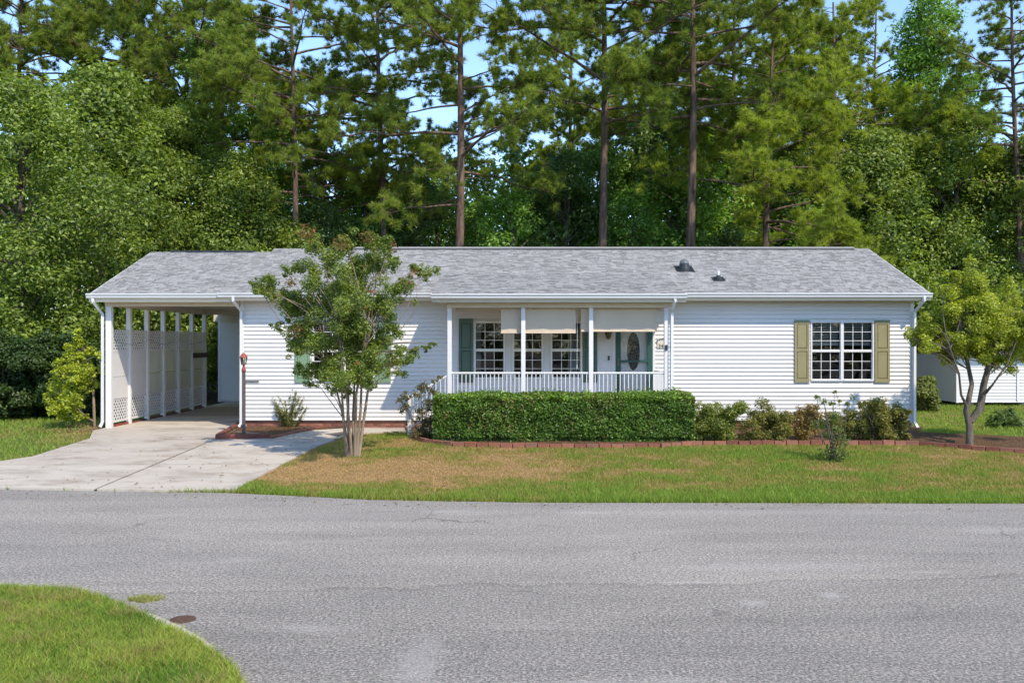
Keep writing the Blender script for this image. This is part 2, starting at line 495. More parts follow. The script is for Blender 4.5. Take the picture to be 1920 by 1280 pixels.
def make_ground():
    xs = np.concatenate([[-400, -200, -100, -60, -40, -30], np.arange(-24, 24.01, 0.3), [30, 40, 60, 100, 200, 400]])
    ys = np.concatenate([[-200, -80, -30, -10, 0, 6, 10, 12.5], np.arange(13.5, 30.01, 0.3), [33, 36, 40, 46, 55, 70, 100, 200, 500]])
    X, Y = np.meshgrid(xs, ys)
    d = Y - edge(X)
    Z = gz(X, Y) - 0.008 + 0.012 * (fbm(X * 1.5, Y * 1.5, 5) - 0.5) * (d > 0.5)
    Z = np.where(d < 0.35, -0.05, Z)
    g = lawn_green(X, Y)
    C = mixarr(g, (0.30, 0.19, 0.10), (0.11, 0.13, 0.03))
    litter = np.clip((Y - 27.0) / 4.0, 0, 1) * (np.abs(X) < 12) + np.clip((Y - 31) / 4, 0, 1)
    litter = np.clip(litter, 0, 1)
    C = mixarr(litter, C, (0.055, 0.04, 0.022))
    n = len(xs); m = len(ys)
    idx = np.arange(n * m).reshape(m, n)
    Fc = np.stack([idx[:-1, :-1], idx[:-1, 1:], idx[1:, 1:], idx[1:, :-1]], -1).reshape(-1, 4)
    me = np_mesh('ground', np.stack([X, Y, Z], -1).reshape(-1, 3), Fc, C.reshape(-1, 3), True)
    tag(link('ground', me, M['ground']), 'patchy yard ground of dry soil and thin turf', kind='structure')
make_ground()

def sheet(name, poly, mat, zf, parent=None, thick=0.0):
    """flat polygon laid on the ground; zf(x,y) height"""
    m = MB()
    n = len(poly)
    top = [(x, y, float(zf(x, y))) for x, y in poly]
    m.add(top, [tuple(range(n))])
    if thick:
        m.add(top + [(x, y, z - thick) for x, y, z in top], [(i, n + i, n + (i + 1) % n, (i + 1) % n) for i in range(n)])
    return m.build(name, mat, parent)

xs = np.concatenate([[-200, -100], np.arange(-60, 60.1, 0.25), [100, 200]])
far = edge(xs) + 0.05 * (fbm(xs * 1.7, xs * 0 + 3, 11) - 0.5) + 0.05
rv = []; rf = []
for i, x in enumerate(xs):
    rv += [(x, -80, 0.0), (x, 5, 0.0), (x, far[i], 0.0)]
for i in range(len(xs) - 1):
    a = i * 3; rf += [(a, a + 3, a + 4, a + 1), (a + 1, a + 4, a + 5, a + 2)]
tag(link('road', np_mesh('road', rv, rf), M['asphalt']), 'wide worn grey asphalt road in front of the house', kind='structure')

def clip(poly, a, b, c):
    """keep a*x+b*y>=c"""
    out = []
    for i in range(len(poly)):
        p, q = poly[i], poly[(i + 1) % len(poly)]
        dp = a * p[0] + b * p[1] - c; dq = a * q[0] + b * q[1] - c
        if dp >= 0: out.append(p)
        if dp * dq < 0:
            t = dp / (dp - dq); out.append((p[0] + (q[0] - p[0]) * t, p[1] + (q[1] - p[1]) * t))
    return out

dpx_right = [(440, 921), (478, 899), (520, 877), (560, 856), (596, 838)]
drive = [(-11.6, float(edge(-11.6)) + 0.06)] + [(x, float(edge(x)) + 0.06) for x in (-9.5, -8, -6.5, -5.5)] + [gp(*p) for p in dpx_right]
drive += [(-5.35, 22.0), (-6.72, 22.9), (-6.72, 23.4), (-10.15, 23.4), (-10.15, 23.0), gp(168, 824), gp(60, 858)]
zc = lambda x, y: gz(x, y) + 0.03
base = sheet('driveway', drive, M['joint'], lambda x, y: gz(x, y) + 0.012)
tag(base, 'pale stained concrete driveway leading to the carport', kind='structure')
yj = [14.0, gp(300, 873)[1], gp(300, 832)[1], 24.0]
ax, ay = gp(190, 915); bx, by = gp(345, 850)
dx, dy = bx - ax, by - ay
cj = dy * ax - dx * ay
g_ = 0.028
def slabs(poly, name, parent):
    for k in range(3):
        s = clip(clip(poly, 0, 1, yj[k] + g_), 0, -1, -(yj[k + 1] - g_))
        for sg in (1, -1):
            if k == 2: q = s if sg == 1 else []
            else: q = clip(s, sg * dy, -sg * dx, sg * cj + g_ * math.hypot(dx, dy))
            if len(q) > 2: sheet('concrete_slab', q, M['concrete'], zc, parent, 0.06)
slabs(drive, 'slab', base)
# carport floor (flat) continues behind
sheet('concrete_slab', [(-10.15, 23.43), (-6.72, 23.43), (-6.72, 27.2), (-10.15, 27.2)], M['concrete'], zc, base, 0.06)
sheet('concrete_slab', [(-10.15, 27.23), (-6.72, 27.23), (-6.72, 31.4), (-10.15, 31.4)], M['concrete'], zc, base, 0.06)
# front walk
walk = [gp(596, 838), gp(640, 821), gp(690, 813), gp(768, 810), gp(768, 801), gp(660, 801), gp(600, 806), gp(545, 816), (-5.35, 22.0)]
walk = [(x, y) for x, y in walk]
wk = sheet('walkway', walk, M['joint'], lambda x, y: gz(x, y) + 0.012)
tag(wk, 'curving pale concrete walk from driveway to porch steps', kind='structure')
xsplit = [-6, -4.0, -2.0]
for a, b in zip(xsplit[:-1], xsplit[1:]):
    q = clip(clip(walk, 1, 0, a + 0.01), -1, 0, -(b - 0.01))
    if len(q) > 2: sheet('concrete_slab', q, M['concrete'], zc, wk, 0.05)

# ------------------------------------------------------------------ leaf, needle and blade builders
def unit(v): return v / np.maximum(np.linalg.norm(v, axis=-1, keepdims=True), 1e-9)
def rnd_unit(n): return unit(R.normal(size=(n, 3)))

def leaves(P, size, col, up=0.4, out=None, outw=0.5, aspect=0.55, fold=0.12):
    """diamond shaped folded leaves; P (n,3), size (n,), col (n,3) -> V,F,C"""
    n = len(P)
    nrm = rnd_unit(n) + np.array([0, 0, up])
    if out is not None: nrm = nrm + out * outw
    nrm = unit(nrm)
    d = unit(np.cross(nrm, rnd_unit(n)))
    s = np.cross(d, nrm)
    L = size[:, None]
    v0 = P - d * L * 0.5
    v2 = P + d * L * 0.5 - nrm * L * 0.08
    v1 = P - s * L * aspect * 0.5 + nrm * L * fold
    v3 = P + s * L * aspect * 0.5 + nrm * L * fold
    V = np.stack([v0, v1, v2, v3], 1).reshape(-1, 3)
    b = np.arange(n)[:, None] * 4
    Fc = np.concatenate([b + np.array([[0, 2, 1]]), b + np.array([[0, 3, 2]])], 1).reshape(-1, 3)
    return V, Fc, np.repeat(col, 4, 0)

def join(parts):
    Vs = []; Fs = []; Cs = []; b = 0
    for V, Fc, C in parts:
        Vs.append(V); Fs.append(Fc + b); Cs.append(C); b += len(V)
    return np.concatenate(Vs), np.concatenate(Fs), np.concatenate(Cs)

def clump_leaves(centers, radii, per, size, c0, c1, up=0.8, jitter=0.25, flat=0.85, shell=0.0, tone=0.35):
    """leaves gathered in clumps. centers (k,3), radii (k,), per leaves for radius 1 (scaled by r^2)"""
    out = []
    cnt = np.maximum(6, (per * radii ** 2 * (0.6 + 0.8 * R.random(len(radii))))).astype(int)
    idx = np.repeat(np.arange(len(centers)), cnt)
    n = len(idx)
    dirs = rnd_unit(n)
    rr = (shell + (1 - shell) * R.random(n) ** 0.55)
    P = centers[idx] + dirs * (rr * radii[idx])[:, None] * np.array([1, 1, flat])
    sz = size * (0.7 + 0.6 * R.random(n))
    t = np.clip(R.random(len(centers))[idx] * tone + R.random(n) * (1 - tone), 0, 1)
    col = mixarr(t, c0, c1) * (0.8 + 0.4 * R.random((n, 1)))
    return leaves(P, sz, col, up, dirs, 0.9)

def limb(m, a, b, r0, r1, bend=0.15, n=6, sides=6):
    a = Vector(a); b = Vector(b)
    L = (b - a).length
    pts = []; rad = []
    off = Vector(R.normal(size=3)) * L * bend
    for i in range(n + 1):
        t = i / n
        p = a.lerp(b, t) + off * math.sin(math.pi * t) * 0.6 + Vector((0, 0, 1)) * L * 0.06 * math.sin(math.pi * t)
        pts.append(p); rad.append(lerp(r0, r1, t))
    m.tube(pts, rad, sides, cap=False)
    return pts

def broad_tree_meshes(name, H, base, rad, nclump, per, size, c0, c1, trunk_r, seedshape=0, lean=0.0, topw=0.55):
    """crown and trunk meshes of a broadleaf tree standing at the origin"""
    m = MB()
    cen = []
    for k in range(nclump):
        th = R.random() * 2 * math.pi
        u = R.random()
        z = base + (H - base) * u
        # egg-shaped envelope with lobes
        env = math.sin(math.pi * (0.12 + 0.88 * u) ** 0.8) ** 0.6 if u < 0.98 else 0.2
        env = env * (1 - (1 - topw) * u * 0.6)
        lob = 0.58 + 0.62 * float(vnoise(th * 1.3 + seedshape * 10, u * 5, seedshape))
        r = rad * env * lob * (R.random() ** 0.38)
        cen.append((r * math.cos(th) + lean * z, r * math.sin(th), z))
    cen = np.array(cen)
    rr = 0.16 + rad * (0.07 + 0.16 * R.random(nclump) ** 1.5)
    V, Fc, C = clump_leaves(cen, rr, per, size, c0, c1, flat=0.72, tone=0.45)
    trunk_top = base + (H - base) * 0.8
    pts = [(lean * z + 0.12 * math.sin(z * 0.7 + seedshape), 0.1 * math.cos(z * 0.9), z) for z in np.linspace(-0.3, trunk_top, 9)]
    m.tube(pts, [trunk_r * (1.25 if i == 0 else 1) * (1 - 0.85 * i / 8) + 0.02 for i in range(9)], 8)
    sel = R.choice(nclump, min(nclump, 46), replace=False)
    for i in sel:
        c = cen[i]
        zb = max(0.3, min(trunk_top * 0.95, c[2] - 0.35 * math.hypot(c[0] - lean * c[2], c[1]) - 0.6))
        limb(m, (lean * zb, 0, zb), c, trunk_r * 0.32, 0.015, 0.08, 5, 5)
    me_c = np_mesh(name + '_crown', V, Fc, C)
    tm = bpy.data.meshes.new(name + '_trunk'); tm.from_pydata(m.v, [], m.f); tm.update()
    tm.polygons.foreach_set('use_smooth', [True] * len(tm.polygons))
    return tm, me_c

def pine_meshes(name, H, start, blen, trunk_r, c0, c1, per_m=1.9, low=0.0, ntuft=46, needle=0.23, seed=0, gapz=()):
    m = MB()
    wob = [(0.16 * math.sin(z * 0.23 + seed), 0.16 * math.cos(z * 0.19 + seed * 2), z) for z in np.linspace(-0.3, H, 16)]
    m.tube(wob, [trunk_r * (1.2 if i == 0 else 1) * (1 - 0.82 * i / 15) for i in range(16)], 9)
    def tr(z): return np.array([np.interp(z, [p[2] for p in wob], [p[0] for p in wob]), np.interp(z, [p[2] for p in wob], [p[1] for p in wob]), z])
    TP = []; TD = []
    z = start
    while z < H - 0.2:
        u = (z - start) / (H - start)
        L = blen * (0.55 + 0.9 * math.sin(math.pi * min(1, 0.25 + 0.75 * u)) ) * (0.65 + 0.6 * R.random()) * (1 - 0.55 * u ** 2)
        th = R.random() * 2 * math.pi
        if R.random() < 0.12: L *= 0.3
        rise = 0.10 + 0.5 * u + 0.15 * R.normal()
        a = tr(z)
        dirh = np.array([math.cos(th), math.sin(th), 0])
        pts = []
        for i in range(8):
            t = i / 7
            p = a + dirh * L * t + np.array([0, 0, L * (rise * t - 0.22 * t * t + 0.12 * t ** 3)])
            p = p + R.normal(size=3) * 0.05 * L * t * 0.4
            pts.append(p)
        m.tube(pts, [max(0.010, 0.0125 * L * (1 - t / 8) + 0.008) for t in range(8)], 5, cap=False)
        # side shoots and needle tufts, gathered into plumes
        ns = max(3, int(L * 4.6))
        for k in range(ns):
            t = 0.38 + 0.62 * R.random() ** 0.6
            i = min(6, int(t * 7)); q = pts[i] + (pts[i + 1] - pts[i]) * (t * 7 - i)
            sd = unit(dirh * 0.7 + R.normal(size=3) * 0.75 + np.array([0, 0, 0.45]))
            sl = (0.30 + 0.55 * R.random()) * (0.6 + 0.2 * L)
            e = q + sd * sl
            m.tube([q, q + sd * sl * 0.5 + np.array([0, 0, 0.03]), e], [0.014, 0.01, 0.006], 3, cap=False)
            for w in range(5 + int(sl * 2.5)):
                s = 0.62 + 0.40 * R.random()
                TP.append(q + sd * sl * s + R.normal(size=3) * np.array([0.10, 0.10, 0.07]))
                TD.append(unit(sd * 0.7 + R.normal(size=3) * 0.4 + np.array([0, 0, 0.9])))
        z += (0.26 + 0.30 * R.random()) / per_m * 1.9 * 0.62
        for g0, g1 in gapz:
            if g0 < z < g1: z = g1
    TP = np.array(TP); TD = np.array(TD)
    k = ntuft
    n = len(TP) * k
    idx = np.repeat(np.arange(len(TP)), k)
    d = unit(TD[idx] * 0.75 + rnd_unit(n))
    L = needle * (0.7 + 0.5 * R.random((n, 1)))
    w = unit(np.cross(d, rnd_unit(n))) * 0.011
    P = TP[idx] + R.normal(size=(n, 3)) * 0.02
    tip = P + d * L + np.array([0, 0, -0.02])
    V = np.stack([P - w, P + w, tip], 1).reshape(-1, 3)
    Fc = np.arange(n * 3).reshape(-1, 3)
    tt = np.clip(0.45 * R.random(len(TP))[idx] + 0.55 * R.random(n), 0, 1)
    C = mixarr(tt, c0, c1) * (0.8 + 0.4 * R.random((n, 1)))
    me_c = np_mesh(name + '_crown', V, Fc, np.repeat(C, 3, 0))
    tm = bpy.data.meshes.new(name + '_trunk'); tm.from_pydata([tuple(map(float, p)) for p in m.v], [], m.f); tm.update()
    tm.polygons.foreach_set('use_smooth', [True] * len(tm.polygons))
    return tm, me_c

def plant_tree(name, meshes, leafm, barkm, loc, rotz, scale, label, cat, group=None):
    e = empty(name, loc)
    e.rotation_euler.z = rotz
    e.scale = scale if hasattr(scale, '__len__') else (scale,) * 3
    t = link('trunk', meshes[0], barkm, e)
    c = link('crown', meshes[1], leafm, e)
    tag(e, label, cat, group)
    return e

def blades(P, h, col, w=0.006, lean=0.5, segs=1):
    n = len(P)
    th = R.random(n) * 2 * math.pi
    side = np.stack([np.cos(th), np.sin(th), np.zeros(n)], 1) * (w * (0.7 + 0.6 * R.random((n, 1))))
    th2 = R.random(n) * 2 * math.pi
    ln = np.stack([np.cos(th2), np.sin(th2), np.zeros(n)], 1) * (lean * h * (0.3 + R.random(n)))[:, None]
    H = np.zeros((n, 3)); H[:, 2] = h
    if segs == 1:
        V = np.stack([P - side, P + side, P + H + ln], 1).reshape(-1, 3)
        Fc = np.arange(n * 3).reshape(-1, 3)
        return V, Fc, np.repeat(col, 3, 0)
    mid = P + H * 0.6 + ln * 0.35
    V = np.stack([P - side, P + side, mid + side * 0.75, mid - side * 0.75, P + H + ln], 1).reshape(-1, 3)
    b = np.arange(n)[:, None] * 5
    Fc = np.concatenate([b + np.array([[0, 1, 2]]), b + np.array([[0, 2, 3]]), b + np.array([[3, 2, 4]])], 1).reshape(-1, 3)
    return V, Fc, np.repeat(col, 5, 0)

def in_poly(x, y, poly):
    inside = np.zeros(len(x), bool)
    j = len(poly) - 1
    for i in range(len(poly)):
        xi, yi = poly[i]; xj, yj_ = poly[j]
        c = ((yi > y) != (yj_ > y)) & (x < (xj - xi) * (y - yi) / (yj_ - yi + 1e-12) + xi)
        inside ^= c
        j = i
    return inside

# ------------------------------------------------------------------ the house
XL, XR, YF, YR, YB = -6.76, 10.0, 23.7, 27.35, 31.0
def fx(px): return (px - 960) / F * YF
def fz(py): return CH - (py - 640) / F * YF
house = empty('house', (1.6, YF, 0.32))
tag(house, 'long single storey white vinyl sided house with grey shingle roof', 'house')
house_inv = Matrix.Translation(-Vector(house.location))
def adopt(o, p):
    """parent while keeping world coordinates baked in the mesh"""
    o.parent = p
    o.matrix_parent_inverse = p.matrix_world.inverted() if p.type != 'EMPTY' else Matrix.Translation(-Vector(p.location))
    return o
def hp(mb, name, mat, parent=house, **k):
    o = mb.build(name, mat, None, **k)
    o.parent = parent
    if parent.type == 'EMPTY': o.matrix_parent_inverse = Matrix.Translation(-Vector(parent.location))
    return o
def B(*a): return MB().box(*a)

Z0, ZS = 0.535, 3.50           # siding bottom, soffit
COURSE = 0.1016
wins = []                      # (x0,x1,z0,z1)
ZW1, ZW0 = fz(602), fz(714)
for a, b in ((585, 644), (644, 703), (1519.5, 1578.5), (1578.5, 1638)):
    wins.append((fx(a), fx(b), ZW0, ZW1))
for a, b in ((888.5, 947.5), (960.5, 1019), (1032, 1091.5)):
    wins.append((fx(a), fx(b), ZW0 + 0.045, ZW1 - 0.0))
PF = 0.92                      # porch floor
door_o = (fx(1154), fx(1223.5), PF, PF + 2.12)
openings = wins + [door_o]

wall = MB()
cuts = sorted({XL, XR, *[o[0] for o in openings], *[o[1] for o in openings]})
for a, b in zip(cuts[:-1], cuts[1:]):
    if b - a < 1e-4: continue
    mid = (a + b) / 2
    zs = 0.53
    for o in sorted([o for o in openings if o[0] < mid < o[1]], key=lambda o: o[2]):
        wall.box(a, b, YF, YF + 0.12, zs, o[2]); zs = o[3]
    wall.box(a, b, YF, YF + 0.12, zs, 3.56)
wall_o = hp(wall, 'wall', M['sheathing'])
def plank(x0, x1, z, h, y, parent, mat, proud=0.029):
    m = MB().prism([(y - 0.001, z), (y - proud, z), (y - proud + 0.0015, z + 0.014), (y - 0.004, z + h), (y - 0.001, z + h)], 'x', x0, x1)
    return hp(m, 'siding_plank', mat, parent)
z = Z0; row = 0
lo, hi = XL + 0.07, XR - 0.07
while z < ZS - 0.01:
    h = min(COURSE, ZS - z)
    segs = [(lo, hi)]
    for o in openings:
        if o[2] - 0.02 < z + h * 0.5 < o[3] + 0.02:
            ns = []
            for a, b in segs:
                if o[1] <= a or o[0] >= b: ns.append((a, b)); continue
                if o[0] - 0.012 > a: ns.append((a, o[0] - 0.012))
                if o[1] + 0.012 < b: ns.append((o[1] + 0.012, b))
            segs = ns
    for a, b in segs:
        if b - a < 0.03: continue
        if b - a > 6:
            j = a + (b - a) * (0.3 + 0.4 * R.random())
            plank(a, j - 0.001, z, h, YF, wall_o, M['siding']); plank(j + 0.001, b, z, h, YF, wall_o, M['siding'], 0.0305)
        else:
            plank(a, b, z, h, YF, wall_o, M['siding'])
    z += COURSE; row += 1
for xa in (XL - 0.02, XR - 0.07):
    hp(B(xa, xa + 0.09, YF - 0.035, YF + 0.05, 0.47, ZS), 'corner_board', M['trim'])
gp_ = [(YF + 0.12, 0.40), (YB, 0.40), (YB, 3.52), (YR, 5.02), (YF + 0.12, 3.70), (YF + 0.12, 3.52)]
hp(MB().prism(gp_, 'x', XL, XL + 0.12), 'gable_wall', M['siding'])
hp(MB().prism(gp_, 'x', XR - 0.12, XR), 'gable_wall', M['siding'])
hp(B(XL + 0.12, XR - 0.12, YB - 0.12, YB, 0.40, 3.52), 'wall', M['siding'])
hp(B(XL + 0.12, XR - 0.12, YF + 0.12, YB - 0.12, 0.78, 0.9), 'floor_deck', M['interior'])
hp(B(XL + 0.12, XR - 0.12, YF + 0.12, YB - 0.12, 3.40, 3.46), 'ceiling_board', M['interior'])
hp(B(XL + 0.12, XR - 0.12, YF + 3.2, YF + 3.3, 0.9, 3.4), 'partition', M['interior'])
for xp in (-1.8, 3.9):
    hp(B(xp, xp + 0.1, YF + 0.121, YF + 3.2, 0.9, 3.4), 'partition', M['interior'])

# brick foundation
found = hp(B(XL + 0.02, XR - 0.02, YF + 0.035, YF + 0.14, 0.2, 0.40), 'foundation', M['mortar'])
found2 = hp(B(XL + 0.02, XR - 0.02, YF + 0.04, YF + 0.1, 0.401, 0.53), 'sill_plate', M['mortar'])
bme = {}
def brick_mesh(l, d, h):
    k = (round(l, 3), round(d, 3), round(h, 3))
    if k not in bme:
        m = MB()
        b = 0.006
        m.prism([(-l / 2 + b, -d / 2), (l / 2 - b, -d / 2), (l / 2, -d / 2 + b), (l / 2, d / 2), (-l / 2, d / 2), (-l / 2, -d / 2 + b)], 'z', 0, h)
        me = bpy.data.meshes.new('brick'); me.from_pydata(m.v, [], m.f); me.update(); me.materials.append(M['brick'])
        bme[k] = me
    return bme[k]
def brick(parent, x, y, z, l, d, h, rot=0.0, tilt=0.0):
    o = bpy.data.objects.new('brick', brick_mesh(l, d, h)); COL.objects.link(o)
    o.parent = parent
    if parent.type == 'EMPTY': o.matrix_parent_inverse = Matrix.Translation(-Vector(parent.location))
    o.location = (x, y, z); o.rotation_euler = (tilt, 0, rot)
    return o
for c in range(3):
    zb = 0.327 + c * 0.068
    x = XL + 0.03 + (0.105 if c % 2 else 0)
    while x + 0.2 < XR:
        brick(found, x + 0.1, YF + 0.05 + 0.003 * R.normal(), zb, 0.2, 0.05, 0.058)
        x += 0.2105
vent = MB().box(fx(1392), fx(1410), YF + 0.005, YF + 0.03, 0.30, 0.47)
for i in range(5): vent.box(fx(1392) + 0.01, fx(1410) - 0.01, YF - 0.006, YF + 0.006, 0.32 + i * 0.03, 0.335 + i * 0.03)
hp(vent, 'crawl_space_vent', M['black'])

# ---- windows
def window(x0, x1, z0, z1, mat=None, blind=False):
    mat = mat or M['trim']
    m = MB()
    y0, y1 = YF - 0.032, YF + 0.10
    c = 0.035
    m.box(x0, x0 + c, y0, y1, z0, z1); m.box(x1 - c, x1, y0, y1, z0, z1)
    m.box(x0 + c, x1 - c, y0, y1, z1 - c, z1); m.box(x0 + c, x1 - c, y0 - 0.012, y1, z0, z0 + c)
    zm = (z0 + z1) / 2
    m.box(x0 + c, x1 - c, YF - 0.012, YF + 0.06, zm - 0.022, zm + 0.022)
    ia, ib = x0 + c, x1 - c
    ycell = []
    mw = 0.007
    for (a, b, yo) in ((zm + 0.022, z1 - c, YF + 0.012), (z0 + c, zm - 0.022, YF + 0.032)):
        # slim sash
        m.box(ia, ia + 0.014, yo - 0.012, yo + 0.02, a, b); m.box(ib - 0.014, ib, yo - 0.012, yo + 0.02, a, b)
        m.box(ia + 0.014, ib - 0.014, yo - 0.012, yo + 0.02, b - 0.012, b); m.box(ia + 0.014, ib - 0.014, yo - 0.012, yo + 0.02, a, a + 0.014)
        xa, xb, za, zb = ia + 0.014, ib - 0.014, a + 0.014, b - 0.012
        xs_ = [lerp(xa, xb, i / 3) for i in range(4)]; zs_ = [lerp(za, zb, i / 3) for i in range(4)]
        for i in (1, 2):
            m.box(xs_[i] - mw, xs_[i] + mw, yo - 0.004, yo + 0.008, za, zb)
        for j in (1, 2):
            for i in range(3):
                m.box(xs_[i] + (mw if i else 0), xs_[i + 1] - (mw if i < 2 else 0), yo - 0.0035, yo + 0.0075, zs_[j] - mw, zs_[j] + mw)
        for i in range(3):
            for j in range(3):
                ycell.append((xs_[i], xs_[i + 1], zs_[j], zs_[j + 1], yo + 0.002))
    w = hp(m, 'window', mat)
    for (a, b, c0, c1, yo) in ycell:
        tl = 0.0015 * R.normal()
        hp(MB().add([(a, yo, c0), (b, yo + tl, c0), (b, yo, c1), (a, yo - tl, c1)], [(0, 1, 2, 3)]), 'pane', M['glass'], w)
    return w
for i, o in enumerate(wins):
    window(*o, mat=M['trim'] if i < 4 else M['doorwhite'])
# ---- shutters
def shutter(px0, px1, py0, py1, mat):
    x0, x1, z1, z0 = fx(px0), fx(px1), fz(py0), fz(py1)
    y = YF - 0.024; t = 0.03; s = 0.055
    m = MB()
    m.box(x0, x0 + s, y - t, y, z0, z1); m.box(x1 - s, x1, y - t, y, z0, z1)
    zm = lerp(z0, z1, 0.53)
    for a, b in ((z0, z0 + 0.09), (zm - 0.035, zm + 0.035), (z1 - 0.075, z1)):
        m.box(x0 + s, x1 - s, y - t, y, a, b)
    sh = hp(m, 'shutter', mat)
    for a, b in ((z0 + 0.09, zm - 0.035), (zm + 0.035, z1 - 0.075)):
        q = MB()
        xa, xb = x0 + s, x1 - s; e = 0.022
        q.box(xa, xb, y - 0.008, y, a, b)
        vs_ = [(xa + 0.008, y - 0.0081, a + 0.008), (xb - 0.008, y - 0.0081, a + 0.008), (xb - 0.008, y - 0.0081, b - 0.008), (xa + 0.008, y - 0.0081, b - 0.008),
               (xa + e, y - 0.022, a + e), (xb - e, y - 0.022, a + e), (xb - e, y - 0.022, b - e), (xa + e, y - 0.022, b - e)]
        q.add(vs_, [(4, 5, 6, 7), (0, 1, 5, 4), (1, 2, 6, 5), (2, 3, 7, 6), (3, 0, 4, 7)])
        hp(q, 'raised_panel', mat, sh)
    cap = hp(B(x0 - 0.004, x1 + 0.004, y - t - 0.008, y, z1 + 0.001, z1 + 0.03), 'shutter_cap', M['sage'] if mat is M['olive'] else mat, sh)
for a, b, m_ in ((1489, 1516.5, 'olive'), (1639.5, 1667, 'olive'), (553.5, 582, 'sage'), (705.5, 733, 'sage'), (860.5, 887, 'dgreen'), (1093, 1119.5, 'dgreen')):
    shutter(a, b, 602 if m_ != 'dgreen' else 600, 716.5, M[m_])
hp(B(fx(460) , fx(486), YF - 0.06, YF - 0.025, fz(715.2), fz(713.6)), 'hose_hook', M['darkmetal'])

# ---- front door with storm door
dx0, dx1, dz0, dz1 = door_o
yd = YF - 0.03
dm = MB().box(dx0 + 0.02, dx1 - 0.02, YF + 0.06, YF + 0.10, dz0, dz1 - 0.02)
door = hp(dm, 'door', M['doorwhite'])
ox, oz = fx(1188), fz(658.5); ra, rb = 0.158, 0.475
def oval(ra, rb, y0, y1, n=36):
    m = MB(); m.prism([(ox + ra * math.cos(2 * math.pi * k / n), oz + rb * math.sin(2 * math.pi * k / n)) for k in range(n)], 'y', y0, y1); return m
hp(oval(ra + 0.05, rb + 0.05, YF + 0.038, YF + 0.0598), 'oval_moulding', M['doorwhite'], door)
hp(oval(ra, rb, YF + 0.030, YF + 0.0378), 'oval_glass', M['leaded'], door)
for a, b in ((fx(1166), fx(1183)), (fx(1194), fx(1211))):
    q = MB(); 
    for (xa, xb, za, zb) in ((a, b, 1.12, 1.14), (a, b, 1.54, 1.56), (a, a + 0.02, 1.14, 1.54), (b - 0.02, b, 1.14, 1.54)): q.box(xa, xb, YF + 0.045, YF + 0.0605, za, zb)
    q.box(a + 0.05, b - 0.05, YF + 0.05, YF + 0.0605, 1.19, 1.49)
    hp(q, 'door_panel', M['doorwhite'], door)
sd = MB()
zr = fz(677)
sd.box(dx0, dx0 + 0.125, yd - 0.02, yd + 0.02, dz0, dz1); sd.box(dx1 - 0.125, dx1, yd - 0.02, yd + 0.02, dz0, dz1)
sd.box(dx0 + 0.125, dx1 - 0.125, yd - 0.02, yd + 0.02, dz1 - 0.12, dz1); sd.box(dx0 + 0.125, dx1 - 0.125, yd - 0.02, yd + 0.02, dz0, dz0 + 0.05)
sd.box(dx0 + 0.125, dx1 - 0.125, yd - 0.02, yd + 0.02, zr - 0.025, zr + 0.025)
storm = hp(sd, 'storm_door', M['teal'])
for a, b in ((dz0 + 0.05, zr - 0.025), (zr + 0.025, dz1 - 0.12)):
    hp(MB().add([(dx0 + 0.125, yd, a), (dx1 - 0.125, yd, a), (dx1 - 0.125, yd, b), (dx0 + 0.125, yd, b)], [(0, 1, 2, 3)]), 'pane', M['stormglass'], storm)
hp(MB().box(dx0 + 0.05, dx0 + 0.08, yd - 0.03, yd - 0.0205, zr - 0.1, zr + 0.06).tube([(dx0 + 0.065, yd - 0.03, zr - 0.06), (dx0 + 0.065, yd - 0.07, zr - 0.05), (dx0 + 0.065, yd - 0.07, zr + 0.02), (dx0 + 0.065, yd - 0.03, zr + 0.03)], 0.009, 6), 'handle', M['brass'], storm)
hp(B(dx0 - 0.06, dx0 - 0.002, YF - 0.03, YF, dz0, dz1 + 0.06), 'door_casing', M['trim']); hp(B(dx1 + 0.002, dx1 + 0.06, YF - 0.03, YF, dz0, dz1 + 0.06), 'door_casing', M['trim'])
hp(B(fx(1139.5), fx(1143), YF - 0.045, YF - 0.02, fz(675), fz(667)), 'doorbell', M['black'])

